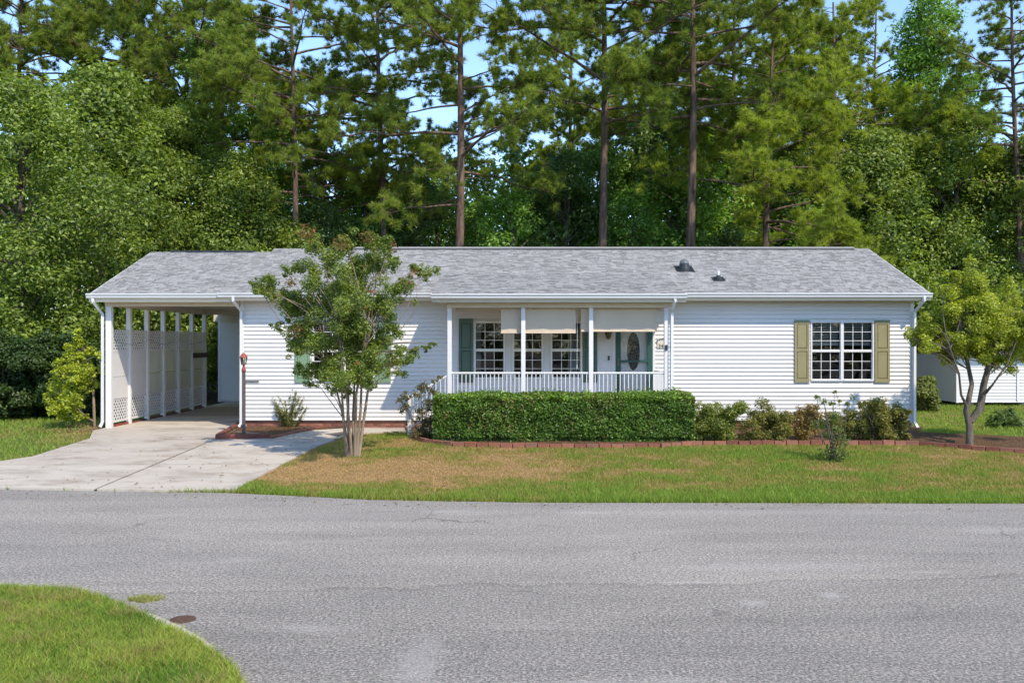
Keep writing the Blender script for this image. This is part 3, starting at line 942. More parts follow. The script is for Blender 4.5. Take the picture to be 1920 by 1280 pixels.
# ---- roof
SL = (5.17 - 3.68) / (YR - 23.28)
def shingles(x0, x1, y0, z0, y1, z1, name, parent, tint=(1, 1, 1), dark=0.0):
    """laminated shingle tabs laid in courses up one roof plane"""
    run = math.hypot(y1 - y0, z1 - z0); n = int(run / 0.127)
    uy, uz = (y1 - y0) / run, (z1 - z0) / run
    ny, nz = -uz, uy
    V = []; Fc = []; C = []
    for c in range(n + 1):
        s0 = c * run / (n + 1); s1 = s0 + run / (n + 1) + 0.03
        if s1 > run: s1 = run
        x = x0
        while x < x1 - 0.001:
            w = 0.08 + 0.15 * R.random()
            if x1 - (x + w) < 0.1: w = x1 - x
            t = 0.010 + 0.007 * (R.random() < 0.5) + 0.002 * R.random()
            g = 0.315 + 0.015 * R.normal()
            if R.random() < 0.08: g *= 0.85
            dk = 0.42 if R.random() < 0.42 else 0.85
            g = min(0.46, max(0.12, g))
            b = len(V)
            gap = 0.004
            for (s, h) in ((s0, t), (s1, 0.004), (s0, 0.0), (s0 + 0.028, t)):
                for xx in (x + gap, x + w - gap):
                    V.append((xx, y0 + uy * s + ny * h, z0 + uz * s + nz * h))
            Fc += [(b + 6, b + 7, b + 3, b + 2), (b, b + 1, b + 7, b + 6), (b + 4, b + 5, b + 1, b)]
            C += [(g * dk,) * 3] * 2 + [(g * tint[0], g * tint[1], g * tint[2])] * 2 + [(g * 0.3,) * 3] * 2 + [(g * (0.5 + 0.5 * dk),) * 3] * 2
            x += w
    me = np_mesh(name, V, Fc, np.array(C))
    o = link(name, me, M['shingle']); o.parent = parent
    o.matrix_parent_inverse = Matrix.Identity(4) if parent.type != 'EMPTY' else Matrix.Translation(-Vector(parent.location))
    o['kind'] = 'stuff'
    return o
M['deck'] = painted('roof_felt', (0.22, 0.215, 0.21), 0.95, 0.1, 8)
rf_poly = [(23.28, 3.60), (23.28, 3.665), (YR, 5.155), (2 * YR - 23.28, 3.665), (2 * YR - 23.28, 3.60), (YR, 5.06)]
X0R, X1R = -6.85, 10.25
roof = hp(MB().prism(rf_poly, 'x', X0R, X1R), 'roof', M['deck'])
shingles(X0R, X1R, 23.26, 3.668, YR, 5.168, 'shingle_tabs', roof, (1.04, 1.01, 0.955))
shingles(X0R, X1R, 2 * YR - 23.26, 3.668, YR, 5.168, 'shingle_tabs', roof)
hp(MB().prism([(YR - 0.16, 5.115), (YR - 0.16, 5.15), (YR, 5.215), (YR + 0.16, 5.15), (YR + 0.16, 5.115), (YR, 5.175)], 'x', (625 - 960) / F * YR, (1598 - 960) / F * YR), 'ridge_vent', M['black'], roof)
hp(MB().prism([(YR - 0.17, 5.155), (YR, 5.225), (YR + 0.17, 5.155), (YR, 5.216)], 'x', (623 - 960) / F * YR, (1600 - 960) / F * YR), 'ridge_cap', M['deck'], roof)
for xa in (X1R,):
    hp(MB().prism([(23.27, 3.56), (23.27, 3.672), (YR, 5.162), (2 * YR - 23.27, 3.672), (2 * YR - 23.27, 3.56), (YR, 5.03)], 'x', xa, xa + 0.03), 'rake_board', M['trim'], roof)
# roof fittings
def roofz(y): return 3.668 + SL * (y - 23.28)
def roof_at(px, py):
    Y = 25.0
    for _ in range(40):
        t = (640 - py) / F
        Y = (CH - 3.668 + SL * 23.28) / (SL - t) if True else Y
    return (px - 960) / F * Y, Y, roofz(Y)
x, y, z = roof_at(1283, 506)
sk = hp(MB().lathe([(0.16, z - 0.06), (0.155, z + 0.02), (0.13, z + 0.14), (0.12, z + 0.15)], x, y, 16), 'roof_ventilator', M['black'], roof, smooth=False)
hp(MB().lathe([(0.12, z + 0.15), (0.13, z + 0.165), (0.12, z + 0.21), (0.09, z + 0.255), (0.04, z + 0.275), (0.01, z + 0.28)], x, y, 16), 'dome', M['clearplastic'], roof, smooth=True)
hp(MB().prism([(y - 0.27, roofz(y - 0.27) + 0.012), (y + 0.3, roofz(y + 0.3) + 0.012), (y + 0.3, roofz(y + 0.3) + 0.03), (y - 0.27, roofz(y - 0.27) + 0.03)], 'x', x - 0.24, x + 0.24), 'flashing', M['black'], roof)
x, y, z = roof_at(1347, 525)
hp(MB().lathe([(0.10, z - 0.05), (0.095, z + 0.06), (0.045, z + 0.12), (0.035, z + 0.125)], x, y, 12), 'pipe_boot', M['black'], roof)
hp(MB().prism([(y - 0.17, roofz(y - 0.17) + 0.012), (y + 0.2, roofz(y + 0.2) + 0.012), (y + 0.2, roofz(y + 0.2) + 0.028), (y - 0.17, roofz(y - 0.17) + 0.028)], 'x', x - 0.16, x + 0.16), 'flashing', M['black'], roof)
hp(MB().tube([(x, y, z + 0.1), (x, y, z + 0.24)], 0.03, 8), 'vent_pipe', M['trim'], roof)
# soffit and fascia
hp(B(X0R, X1R, 23.29, YF - 0.001, 3.50, 3.525), 'soffit', M['soffit'])
hp(B(X0R, X1R, 23.255, 23.288, 3.505, 3.66), 'fascia', M['soffit'])
def gutter(x0, x1, y, zt, parent=house):
    """K-style gutter hanging in front of y"""
    p = [(y, zt - 0.115), (y - 0.06, zt - 0.115), (y - 0.075, zt - 0.085), (y - 0.075, zt - 0.06), (y - 0.10, zt - 0.03), (y - 0.10, zt), (y - 0.09, zt), (y - 0.09, zt - 0.02), (y, zt - 0.02)]
    return hp(MB().prism(p, 'x', x0, x1), 'gutter', M['gutter'], parent)
def downspout(pts, parent, w=0.075, mat='gutter'):
    m = MB()
    for (a, b) in zip(pts[:-1], pts[1:]):
        pass
    m.tube(pts, w * 0.62, 4)
    o = hp(m, 'downspout', M[mat], parent)
    return o
gutter(X0R - 0.35, (818 - 960) / F * 23.25, 23.253, 3.685)
gutter((1278 - 960) / F * 23.25, X1R + 0.02, 23.253, 3.685)
xr = XR + 0.05
downspout([(xr + 0.02, 23.2, 3.6), (xr + 0.02, 23.2, 3.5), (xr - 0.04, YF - 0.08, 3.22), (xr - 0.04, YF - 0.08, 0.5), (xr, YF - 0.2, 0.36)], house)
downspout([(XL - 0.06, 23.2, 3.6), (XL - 0.06, 23.2, 3.5), (XL + 0.02, YF - 0.09, 3.25), (XL + 0.02, YF - 0.09, 0.46), (XL - 0.02, YF - 0.2, 0.38)], house)
hp(B(XR + 0.02, XR + 0.14, YF + 0.5, YF + 0.9, fz(784), fz(700)), 'meter_box', M['trim'])
hp(B(XR + 0.02, XR + 0.2, YF + 0.3, YF + 1.0, fz(789), fz(785)), 'meter_shelf', M['trim'])

# ---- porch
PX0, PX1, PY = -1.83, 3.98, 21.75
yj_, zj_ = 24.9, 4.273
hp(MB().prism([(PY, 3.50), (PY, 3.575), (yj_, zj_ + 0.004), (yj_ + 0.02, zj_ - 0.03), (23.4, 3.60), (23.4, 3.50)], 'x', PX0, PX1), 'porch_roof', M['deck'])
pr = [o for o in house.children if o.name.startswith('porch_roof')][0]
shingles(PX0 - 0.01, PX1 + 0.01, PY - 0.02, 3.578, yj_, zj_ + 0.016, 'shingle_tabs', pr, (0.985, 0.98, 0.935))
gutter(PX0 - 0.02, PX1 + 0.02, PY - 0.002, 3.59)
hp(B(PX0, PX1, PY, PY + 0.03, 3.40, 3.499), 'fascia', M['beam'])
hp(B(PX0 + 0.05, PX1 - 0.05, PY + 0.031, YF - 0.03, 3.44, 3.465), 'porch_ceiling', M['soffit'])
BY = 22.1
def bx_(px): return (px - 960) / F * BY
hp(B(bx_(838), bx_(1262), BY - 0.07, BY + 0.07, 3.285, 3.439), 'beam', M['beam'])
hp(B(bx_(838), bx_(838) + 0.14, BY + 0.071, YF - 0.03, 3.285, 3.439), 'beam', M['beam'])
hp(B(bx_(1262) - 0.14, bx_(1262), BY + 0.071, YF - 0.03, 3.285, 3.439), 'beam', M['beam'])
posts = [bx_(843), bx_(981), bx_(1108), bx_(1249)]
for p in posts:
    m = MB().box(p - 0.05, p + 0.05, BY - 0.05, BY + 0.05, PF, 3.284)
    hp(m, 'post', M['post'], bevel=0.006)
hp(B(posts[0] - 0.12, posts[3] + 0.12, BY - 0.12, YF - 0.03, PF - 0.12, PF), 'porch_floor', M['concrete'])
hp(B(posts[0] - 0.05, posts[3] + 0.05, BY - 0.04, BY + 0.02, 0.30, PF - 0.121), 'porch_skirt', M['trim'])
def railing(p0, p1, n, name='railing'):
    p0 = Vector(p0); p1 = Vector(p1)
    m = MB()
    for zz, r in ((0.0, 0.024), (-0.72, 0.018)):
        m.tube([p0 + Vector((0, 0, zz)), p1 + Vector((0, 0, zz))], r, 6)
    r_ = hp(m, name, M['trim'])
    for i in range(n):
        q = p0.lerp(p1, (i + 0.5) / n)
        hp(B(q.x - 0.009, q.x + 0.009, q.y - 0.009, q.y + 0.009, q.z - 0.71, q.z - 0.01), 'baluster', M['trim'], r_)
for a, b in zip(posts[:-1], posts[1:]):
    railing((a + 0.05, BY, 1.765), (b - 0.05, BY, 1.765), int((b - a) / 0.1))
railing((posts[3] - 0.02, BY + 0.05, 1.765), (posts[3] - 0.02, YF - 0.04, 1.765), 14)
# steps down to the walk
for i, (xa, xb, zt) in enumerate(((-1.87, -1.57, 0.73), (-2.16, -1.87, 0.54))):
    hp(B(xa, xb, BY + 0.05, YF - 0.3, 0.3, zt), 'step', M['concrete'])
nx = bx_(768)
hp(B(nx - 0.04, nx + 0.04, BY - 0.04, BY + 0.04, 0.3, 1.27), 'newel_post', M['post'])
railing((posts[0] - 0.05, BY, 1.70), (nx + 0.03, BY, 1.22), 8, 'stair_railing')
px_ = bx_(1262)
downspout([(px_ - 0.02, PY - 0.03, 3.5), (px_ - 0.02, PY - 0.03, 3.42), (px_ - 0.05, BY - 0.10, 3.16), (px_ - 0.05, BY - 0.10, 0.55), (px_ - 0.05, BY - 0.2, 0.42)], house)
hp(B(posts[3] - 0.03, posts[3] + 0.02, BY - 0.08, BY - 0.05, 2.30, 2.42), 'flag_bracket', M['black'])

# ---- carport
CXL = -10.05
carport = empty('carport', (-8.4, YF, 0.35))
tag(carport, 'attached open carport with lattice screens on its left side', 'carport')
def cp(mb, name, mat, parent=carport, **k): return hp(mb, name, mat, parent, **k)
CRZ = 5.06
cpoly = [(23.32, 3.58), (23.32, 3.64), (YR, CRZ), (2 * YR - 23.32, 3.64), (2 * YR - 23.32, 3.58), (YR, CRZ - 0.1)]
croof = cp(MB().prism(cpoly, 'x', -10.38, X0R - 0.03), 'roof', M['deck'])
shingles(-10.38, X0R - 0.031, 23.30, 3.645, YR, CRZ + 0.012, 'shingle_tabs', croof, (1.04, 1.01, 0.955))
shingles(-10.38, X0R - 0.031, 2 * YR - 23.3, 3.645, YR, CRZ + 0.012, 'shingle_tabs', croof)
cp(MB().prism([(YR - 0.15, CRZ - 0.04), (YR, CRZ + 0.055), (YR + 0.15, CRZ - 0.04), (YR, CRZ + 0.015)], 'x', (322 - 960) / F * YR, (478 - 960) / F * YR), 'ridge_vent', M['black'], croof)
cp(MB().prism([(23.31, 3.54), (23.31, 3.65), (YR, CRZ + 0.006), (2 * YR - 23.31, 3.65), (2 * YR - 23.31, 3.54), (YR, CRZ - 0.12)], 'x', -10.41, -10.381), 'rake_board', M['trim'], croof)
gutter(-10.42, X0R - 0.36, 23.288, 3.672, carport)
cp(B(-10.38, X0R - 0.031, 23.29, 23.319, 3.47, 3.64), 'fascia', M['soffit'])
cp(B(-10.38, XL - 0.05, 23.32, 33.68, 3.545, 3.57), 'carport_ceiling', M['soffit'])
cp(B(CXL - 0.08, XL - 0.03, YF - 0.08, YF + 0.08, 3.375, 3.544), 'beam', M['beam'])
cp(B(CXL - 0.07, CXL + 0.07, YF + 0.081, YB + 0.2, 3.375, 3.544), 'beam', M['beam'])
cp(B(CXL + 0.071, XL - 0.03, YB + 0.06, YB + 0.2, 3.375, 3.544), 'beam', M['beam'])
pys = [YF + 1.217 * k for k in range(7)]
for k, y in enumerate(pys):
    w = 0.072 if k == 0 else 0.058
    cp(B(CXL - w, CXL + w, y - w, y + w, 0.33, 3.374), 'post', M['post'], bevel=0.008)
def lattice(L, H):
    m = MB()
    p = 0.148; w = 0.046
    rect = [(0, 0), (L, 0), (L, H), (0, H)]
    for sg in (1, -1):
        o = -H - p
        while o < L + H + p:
            # strip between lines  y - sg*z = o .. o+w*sqrt2
            a = clip(clip(rect, 1, -sg, o - (0 if sg == 1 else 0)), -1, sg, -(o + w * 1.414))
            if len(a) > 2:
                x0 = -0.006 if sg == 1 else 0.0005
                m.prism(a, 'x', x0, x0 + 0.0055)
            o += p
    e = 0.028
    for q in ((0, L, 0, e), (0, L, H - e, H), (0, e, e, H - e), (L - e, L, e, H - e)):
        m.box(-0.012, 0.012, q[0], q[1], q[2], q[3])
    me = bpy.data.meshes.new('lattice'); me.from_pydata(m.v, [], m.f); me.update(); me.materials.append(M['post'])
    return me
LL = 1.217 - 0.124
lat_t = lattice(LL, 0.56); lat_b = lattice(LL, 0.62)
for k in range(6):
    y = pys[k] + 0.062
    m = MB()
    zc0, zc1 = 1.075, 2.235
    mid = 1.62
    m.box(CXL - 0.006, CXL + 0.004, y, y + LL, zc0 + 0.001, mid - 0.008); m.box(CXL - 0.006, CXL + 0.004, y, y + LL, mid + 0.008, zc1 - 0.001)
    if k < 2: m.box(CXL - 0.012, CXL + 0.012, y, y + LL, mid - 0.0079, mid + 0.0079)
    scr = cp(m, 'screen_panel', M['post'] if k < 2 else M['meshcloth'])
    for me, zz in ((lat_t, 2.235), (lat_b, 0.455)):
        o = bpy.data.objects.new('lattice', me); COL.objects.link(o); o.parent = scr
        o.location = (CXL, y, zz)
cp(B(CXL - 0.09, CXL + 0.02, pys[0] + 0.08, pys[1] - 0.07, 0.34, 0.40), 'curb', M['redpaint'])
cp(B(CXL - 0.09, CXL + 0.02, pys[1] + 0.07, pys[6], 0.34, 0.385), 'curb', M['timber'])
cp(B(CXL + 0.06, CXL + 0.10, pys[5] - 0.05, pys[6] + 0.12, fz(675) - 0.05, fz(667)), 'brown_board', M['brownboard'])
cp(MB().tube([(CXL + 0.066, lerp(pys[0], pys[6], t), 2.56 - 0.14 * math.sin(math.pi * (t * 3 % 1))) for t in np.linspace(0, 1, 40)], 0.004, 4), 'wire', M['black'])
downspout([(-10.27, 23.26, 3.58), (-10.27, 23.26, 3.48), (-10.17, YF - 0.12, 3.18), (-10.17, YF - 0.12, 0.5), (-10.2, YF - 0.22, 0.38)], carport)

# ---- storage shed at the back of the carport
shed = empty('storage_shed', (-8.4, 33.7, 0.35))
tag(shed, 'white sided storage shed seen through the back of the carport', 'shed')
SY = 33.7
m = MB(); z = 0.42
while z < 3.15:
    m.prism([(SY + 0.02, z), (SY - 0.018, z), (SY - 0.004, z + 0.1016), (SY + 0.02, z + 0.1016)], 'x', -10.36, -5.8); z += 0.1016
hp(m, 'siding', M['siding'], shed)
hp(B(-10.42, -5.8, SY + 0.021, SY + 2.6, 0.36, 3.2), 'wall', M['siding'], shed)
hp(B(-10.43, -10.345, SY - 0.03, SY + 0.02, 0.36, 3.2), 'corner_board', M['trim'], shed)
hp(B(-10.6, -5.7, SY + 0.022, SY + 2.8, 3.201, 3.6), 'roof', M['beam'], shed)
hp(B(-10.42, -5.8, SY - 0.01, SY + 0.021, 3.16, 3.54), 'header_board', M['beam'], shed)
hp(B(-9.42, -9.40, SY - 0.03, SY - 0.019, 0.5, 2.6), 'door_seam', M['trim'], shed)
hp(B(-9.50, -9.46, SY - 0.06, SY - 0.019, 1.6, 1.75), 'latch', M['black'], shed)
hp(B(-10.15, -6.2, 31.401, SY - 0.03, 0.30, 0.352), 'shed_apron', M['concrete'], shed)

# ---- things on the porch
def shade(px0, px1, pyb, label):
    y = BY + 0.10
    x0, x1 = (px0 - 960) / F * y, (px1 - 960) / F * y
    zb = CH - (pyb - 640) / F * y
    e = empty('roller_shade', ((x0 + x1) / 2, y, 3.27)); tag(e, label, 'roller shade', 'beige roller shades under the porch beam')
    n = 24; V = []; Fc = []
    for j in range(9):
        for i in range(n + 1):
            t = i / n
            V.append((lerp(x0, x1, t), y + 0.006 * math.sin(t * 17 + j * 0.3) + 0.004 * math.sin(t * 41), lerp(3.28, zb, j / 8)))
    for j in range(8):
        for i in range(n):
            a = j * (n + 1) + i; Fc.append((a, a + 1, a + n + 2, a + n + 1))
    o = link('shade_cloth', np_mesh('shade_cloth', V, Fc, None, True), M['shade']); o.parent = e; o.matrix_parent_inverse = Matrix.Translation(-Vector(e.location))
    hp(MB().tube([(x0, y, zb), (x1, y, zb)], 0.013, 6), 'hem_bar', M['shade'], e)
    hp(MB().tube([(x0, y + 0.02, 3.25), (x1, y + 0.02, 3.25)], 0.03, 8), 'roller_tube', M['shade'], e)
    hp(MB().tube([(x1 + 0.03, y, 3.25), (x1 + 0.035, y - 0.01, 2.6), (x1 + 0.03, y, 1.95)], 0.004, 4), 'cord', M['trim'], e)
    hp(MB().tube([(x1 + 0.03, y, 1.95), (x1 + 0.03, y, 1.86)], 0.011, 6), 'cord_pull', M['trim'], e)
shade(939.5, 1079.5, 624, 'beige roller shade hanging in front of the porch windows')
shade(1089.5, 1231.5, 621, 'beige roller shade hanging in front of the green storm door')
lx, lz = fx(1140), fz(628)
e = empty('wall_lantern', (lx, YF - 0.03, lz)); tag(e, 'small brass wall lantern beside the front door', 'lantern')
hp(MB().lathe([(0.015, lz - 0.12), (0.03, lz - 0.10), (0.045, lz - 0.095)], lx, YF - 0.12, 6), 'bottom_cap', M['brass'], e)
hp(MB().lathe([(0.045, lz - 0.094), (0.085, lz + 0.07)], lx, YF - 0.12, 6), 'glass', M['lampglass'], e)
hp(MB().lathe([(0.10, lz + 0.071), (0.095, lz + 0.085), (0.03, lz + 0.15), (0.012, lz + 0.17)], lx, YF - 0.12, 6), 'hood', M['brass'], e)
hp(MB().box(lx - 0.035, lx + 0.035, YF - 0.03, YF - 0.015, lz - 0.08, lz + 0.16).tube([(lx, YF - 0.03, lz + 0.13), (lx, YF - 0.08, lz + 0.19), (lx, YF - 0.12, lz + 0.165)], 0.008, 6), 'bracket', M['brass'], e)
for k in range(6):
    a = 2 * math.pi * k / 6
    hp(MB().tube([(lx + 0.046 * math.cos(a), YF - 0.12 + 0.046 * math.sin(a), lz - 0.094), (lx + 0.087 * math.cos(a), YF - 0.12 + 0.087 * math.sin(a), lz + 0.07)], 0.005, 4), 'rib', M['brass'], e)

# house number plaque
qx0, qx1 = fx(1232), fx(1247)
e = empty('house_number_plaque', (fx(1239), YF - 0.04, fz(652))); tag(e, 'cream house number plaque with a blue roof shape right of the door', 'plaque')
hp(MB().prism([(qx0, fz(652.5)), (qx1, fz(652.5)), (qx1, fz(640)), (lerp(qx0, qx1, 0.7), fz(636)), (qx0, fz(640))], 'y', YF - 0.045, YF - 0.024), 'board', M['plaque'], e)
hp(MB().prism([(qx0 - 0.02, fz(639.7)), (lerp(qx0, qx1, 0.7), fz(635.5)), (qx1 + 0.02, fz(639.0)), (qx1 + 0.02, fz(637)), (lerp(qx0, qx1, 0.7), fz(633.5)), (qx0 - 0.02, fz(637.8))], 'y', YF - 0.06, YF - 0.0455), 'roof_trim', M['plaqueroof'], e)
fc = bpy.data.curves.new('digits', 'FONT'); fc.body = '34'; fc.size = 0.14; fc.extrude = 0.003; fc.align_x = 'CENTER'
tmp = bpy.data.objects.new('digits_tmp', fc); COL.objects.link(tmp)
bpy.context.view_layer.update()
dme = bpy.data.meshes.new_from_object(tmp.evaluated_get(bpy.context.evaluated_depsgraph_get()))
bpy.data.objects.remove(tmp)
o = link('digits', dme, M['black'], e); o.location = (-0.005, -0.009, -0.0); o.rotation_euler = (math.radians(90), 0, 0)

# blinds inside the bedroom windows
for i, lab in ((2, 'white blind half raised in the left pane pair of the olive shuttered window'), (3, 'white blind half raised in the right pane pair of the olive shuttered window'),
               (0, 'white blind in the left half of the window behind the crape myrtle'), (1, 'white blind in the right half of the window behind the crape myrtle')):
    x0, x1, z0, z1 = wins[i]
    e = empty('window_blind', ((x0 + x1) / 2, YF + 0.15, z1)); tag(e, lab, 'blind', 'white slatted blinds in the front windows')
    m = MB(); z = z1 - 0.06; zb = z0 + (z1 - z0) * 0.64
    while z > zb:
        m.box(x0 + 0.05, x1 - 0.05, YF + 0.135, YF + 0.165, z, z + 0.016); z -= 0.042
    so = hp(m, 'slats', M['blind'], e); so['kind'] = 'stuff'
    hp(B(x0 + 0.045, x1 - 0.045, YF + 0.13, YF + 0.18, zb - 0.07, zb), 'bottom_stack', M['blind'], e)
    hp(B(x0 + 0.045, x1 - 0.045, YF + 0.13, YF + 0.18, z1 - 0.05, z1 - 0.02), 'head_rail', M['blind'], e)
def curtain(x0, x1, z0, z1, label):
    n = 40; V = []; Fc = []
    for j in range(2):
        for i in range(n + 1):
            t = i / n
            V.append((lerp(x0, x1, t), YF + 0.2 + 0.025 * math.sin(t * 30), (z0, z1)[j]))
    for i in range(n): Fc.append((i, i + 1, n + 2 + i, n + 1 + i))
    o = link('curtain', np_mesh('curtain', V, Fc, None, True), M['curtain']); tag(o, label, 'curtain')
w = wins[4]; curtain(w[0] + 0.04, w[0] + 0.17, w[2], w[3], 'grey curtain edge inside the porch window beside the green shutter')
w = wins[6]; curtain(w[0] + 0.45, w[1] - 0.02, w[2], w[3], 'grey curtain edge inside the porch window nearest the door')

# ------------------------------------------------------------------ neighbour's shed on the right
nb = empty('neighbour_shed', (15.0, 32.0, 0.32)); tag(nb, 'white sided outbuilding behind the tree at the right edge', 'outbuilding')
m = MB(); z = 0.45
while z < 1.98:
    m.prism([(32.03, z), (31.975, z), (31.995, z + 0.11), (32.03, z + 0.11)], 'x', 15.06, 21.5)
    m.prism([(15.02, z), (14.975, z), (14.995, z + 0.11), (15.02, z + 0.11)], 'y', 32.04, 36.2)
    z += 0.11
hp(m, 'siding', M['siding'], nb)
hp(B(15.021, 21.5, 32.031, 36.2, 0.46, 2.05), 'wall', M['siding'], nb)
hp(B(14.96, 15.055, 31.96, 32.028, 0.44, 2.05), 'corner_board', M['trim'], nb)
hp(MB().prism([(31.7, 2.06), (31.7, 2.12), (34.2, 2.5), (36.7, 2.12), (36.7, 2.06), (34.2, 2.44)], 'x', 14.6, 22), 'roof', M['deck'], nb)
for xx in (15.3, 17.2, 19.1):
    hp(B(xx, xx + 0.3, 32.1, 32.5, 0.28, 0.459), 'pier_block', M['mortar'], nb)
hp(B(17.0, 17.06, 31.955, 31.974, 0.5, 1.95), 'door_trim', M['trim'], nb); hp(B(18.1, 18.16, 31.955, 31.974, 0.5, 1.95), 'door_trim', M['trim'], nb)

# ------------------------------------------------------------------ beds and edging
EDGE = [gp(*p) for p in ((764, 806), (768, 815), (780, 823), (800, 830), (850, 836.5), (950, 839), (1100, 840), (1240, 839.5), (1300, 835), (1400, 834), (1550, 834), (1700, 834), (1770, 838), (1850, 845), (1960, 853))]
BED = EDGE + [gp(1960, 824), gp(1720, 813), (XR + 0.3, YF), (-2.2, YF)]
PLANTER = [gp(405, 825), gp(505, 823), gp(545, 815.5), gp(600, 804.5), gp(650, 798.5), (fx(650), YF), (XL + 0.05, YF), gp(455, 797)]
def mulchmat():
    m, nt, out = newmat('pine_straw_mulch')
    n = noise(nt, 22, 6, 0.75)
    col = ramp(nt, n, [(0.28, (0.04, 0.024, 0.015)), (0.5, (0.12, 0.07, 0.042)), (0.72, (0.24, 0.15, 0.09))])
    principled(nt, out, col, 0.95, bump(nt, noise(nt, 50, 4), 0.9, 0.03), 0.2)
    return m
M['mulch'] = mulchmat()
for poly, lab in ((BED, 'long brown mulched bed in front of the porch and right wall'), (PLANTER, 'small mulched planter left of the front walk')):
    tag(sheet('flower_bed', poly, M['mulch'], lambda x, y: gz(x, y) + 0.045), lab, kind='structure')

def walk_path(path, step):
    P = [Vector((x, y)) for x, y in path]
    out = []; carry = 0.0
    for a, b in zip(P[:-1], P[1:]):
        d = (b - a); L = d.length; d.normalize()
        t = carry
        while t < L:
            q = a + d * t; out.append((q.x, q.y, math.atan2(d.y, d.x))); t += step
        carry = t - L
    return out
edging = empty('brick_edging', (4.0, 20.9, 0.25)); tag(edging, 'long curving red brick edging in front of the hedge bed', 'edging')
for i, (x, y, a) in enumerate(walk_path(EDGE, 0.262)):
    b = brick(edging, x, y, float(gz(x, y)) - 0.01 + 0.006 * R.normal(), 0.245, 0.10, 0.105, a + 0.03 * R.normal(), 0.03 * R.normal())
edging2 = empty('brick_edging', (-4.6, 22.2, 0.3)); tag(edging2, 'short curved red brick edging between front walk and planter', 'edging')
for x, y, a in walk_path([gp(512, 823), gp(545, 815.5), gp(600, 804.5), gp(652, 798.5)], 0.215):
    brick(edging2, x, y, float(gz(x, y)) - 0.01 + 0.005 * R.normal(), 0.2, 0.09, 0.085, a + 0.03 * R.normal())
def timber(a, b, label):
    a = Vector((*a, float(gz(*a)))); b = Vector((*b, float(gz(*b))))
    L = (b - a).length
    m = MB(); n = 6
    for i in range(n):
        x0, x1 = L * i / n, L * (i + 1) / n
    m.prism([(-0.06, 0), (0.06, 0), (0.06, 0.115), (0.045, 0.13), (-0.045, 0.13), (-0.06, 0.115)], 'x', 0, L)
    o = m.build('landscape_timber', M['timber']); o.location = a; o.rotation_euler = (0, -math.asin((b.z - a.z) / L), math.atan2(b.y - a.y, b.x - a.x))
    tag(o, label, 'timber')
t0, t1, t2 = gp(405, 825), gp(505, 823), gp(455, 797)
timber(t0, t1, 'dark red landscape timber along the front of the lamp post planter')
timber((t0[0] + 0.02, t0[1] + 0.09), t2, 'dark red landscape timber running back beside the driveway')

# ------------------------------------------------------------------ lamp post
lx, ly = gp(457, 816); lz = float(gz(lx, ly))
e = empty('lamp_post', (lx, ly, lz)); tag(e, 'slim dark lamp post with a red topped lantern in the planter', 'lamp post')
TOPZ = CH - (662 - 640) / F * ly
hp(B(lx - 0.035, lx + 0.035, ly - 0.035, ly + 0.035, lz - 0.1, TOPZ - 0.42), 'pole', M['lamp_post'], e, bevel=0.006)
hp(MB().lathe([(0.045, TOPZ - 0.44), (0.055, TOPZ - 0.40), (0.04, TOPZ - 0.35), (0.022, TOPZ - 0.30), (0.03, TOPZ - 0.27)], lx, ly, 10), 'collar', M['redpaint'], e, smooth=True)
hp(MB().lathe([(0.06, TOPZ - 0.27), (0.072, TOPZ - 0.26), (0.06, TOPZ - 0.25)], lx, ly, 6), 'lantern_base', M['redpaint'], e)
hp(MB().lathe([(0.055, TOPZ - 0.25), (0.078, TOPZ - 0.11)], lx, ly, 6), 'glass', M['lampglass'], e)
for k in range(6):
    a = 2 * math.pi * k / 6
    hp(MB().tube([(lx + 0.057 * math.cos(a), ly + 0.057 * math.sin(a), TOPZ - 0.25), (lx + 0.081 * math.cos(a), ly + 0.081 * math.sin(a), TOPZ - 0.11)], 0.006, 4), 'rib', M['darkmetal'], e)
hp(MB().lathe([(0.095, TOPZ - 0.11), (0.092, TOPZ - 0.09), (0.06, TOPZ - 0.03), (0.025, TOPZ - 0.005), (0.01, TOPZ + 0.015)], lx, ly, 10), 'lantern_roof', M['redpaint'], e, smooth=True)
hp(MB().tube([(lx, ly, TOPZ - 0.25), (lx, ly, TOPZ - 0.17)], 0.014, 8), 'bulb', M['trim'], e)

# ------------------------------------------------------------------ valve cover on the road
vx, vy = gp(343, 1161)
m = MB()
n = 28
m.prism([(vx + 0.115 * math.cos(2 * math.pi * k / n), vy + 0.115 * math.sin(2 * math.pi * k / n)) for k in range(n)], 'z', -0.02, 0.008)
o = m.build('valve_cover', M['rust']); tag(o, 'round rusty iron valve cover set in the asphalt', 'valve cover')
for i in range(-2, 3):
    w = math.sqrt(max(0, 0.095 ** 2 - (i * 0.04) ** 2))
    MB().box(vx - w, vx + w, vy + i * 0.04 - 0.007, vy + i * 0.04 + 0.007, 0.0081, 0.012).build('rib', M['rust'], o)

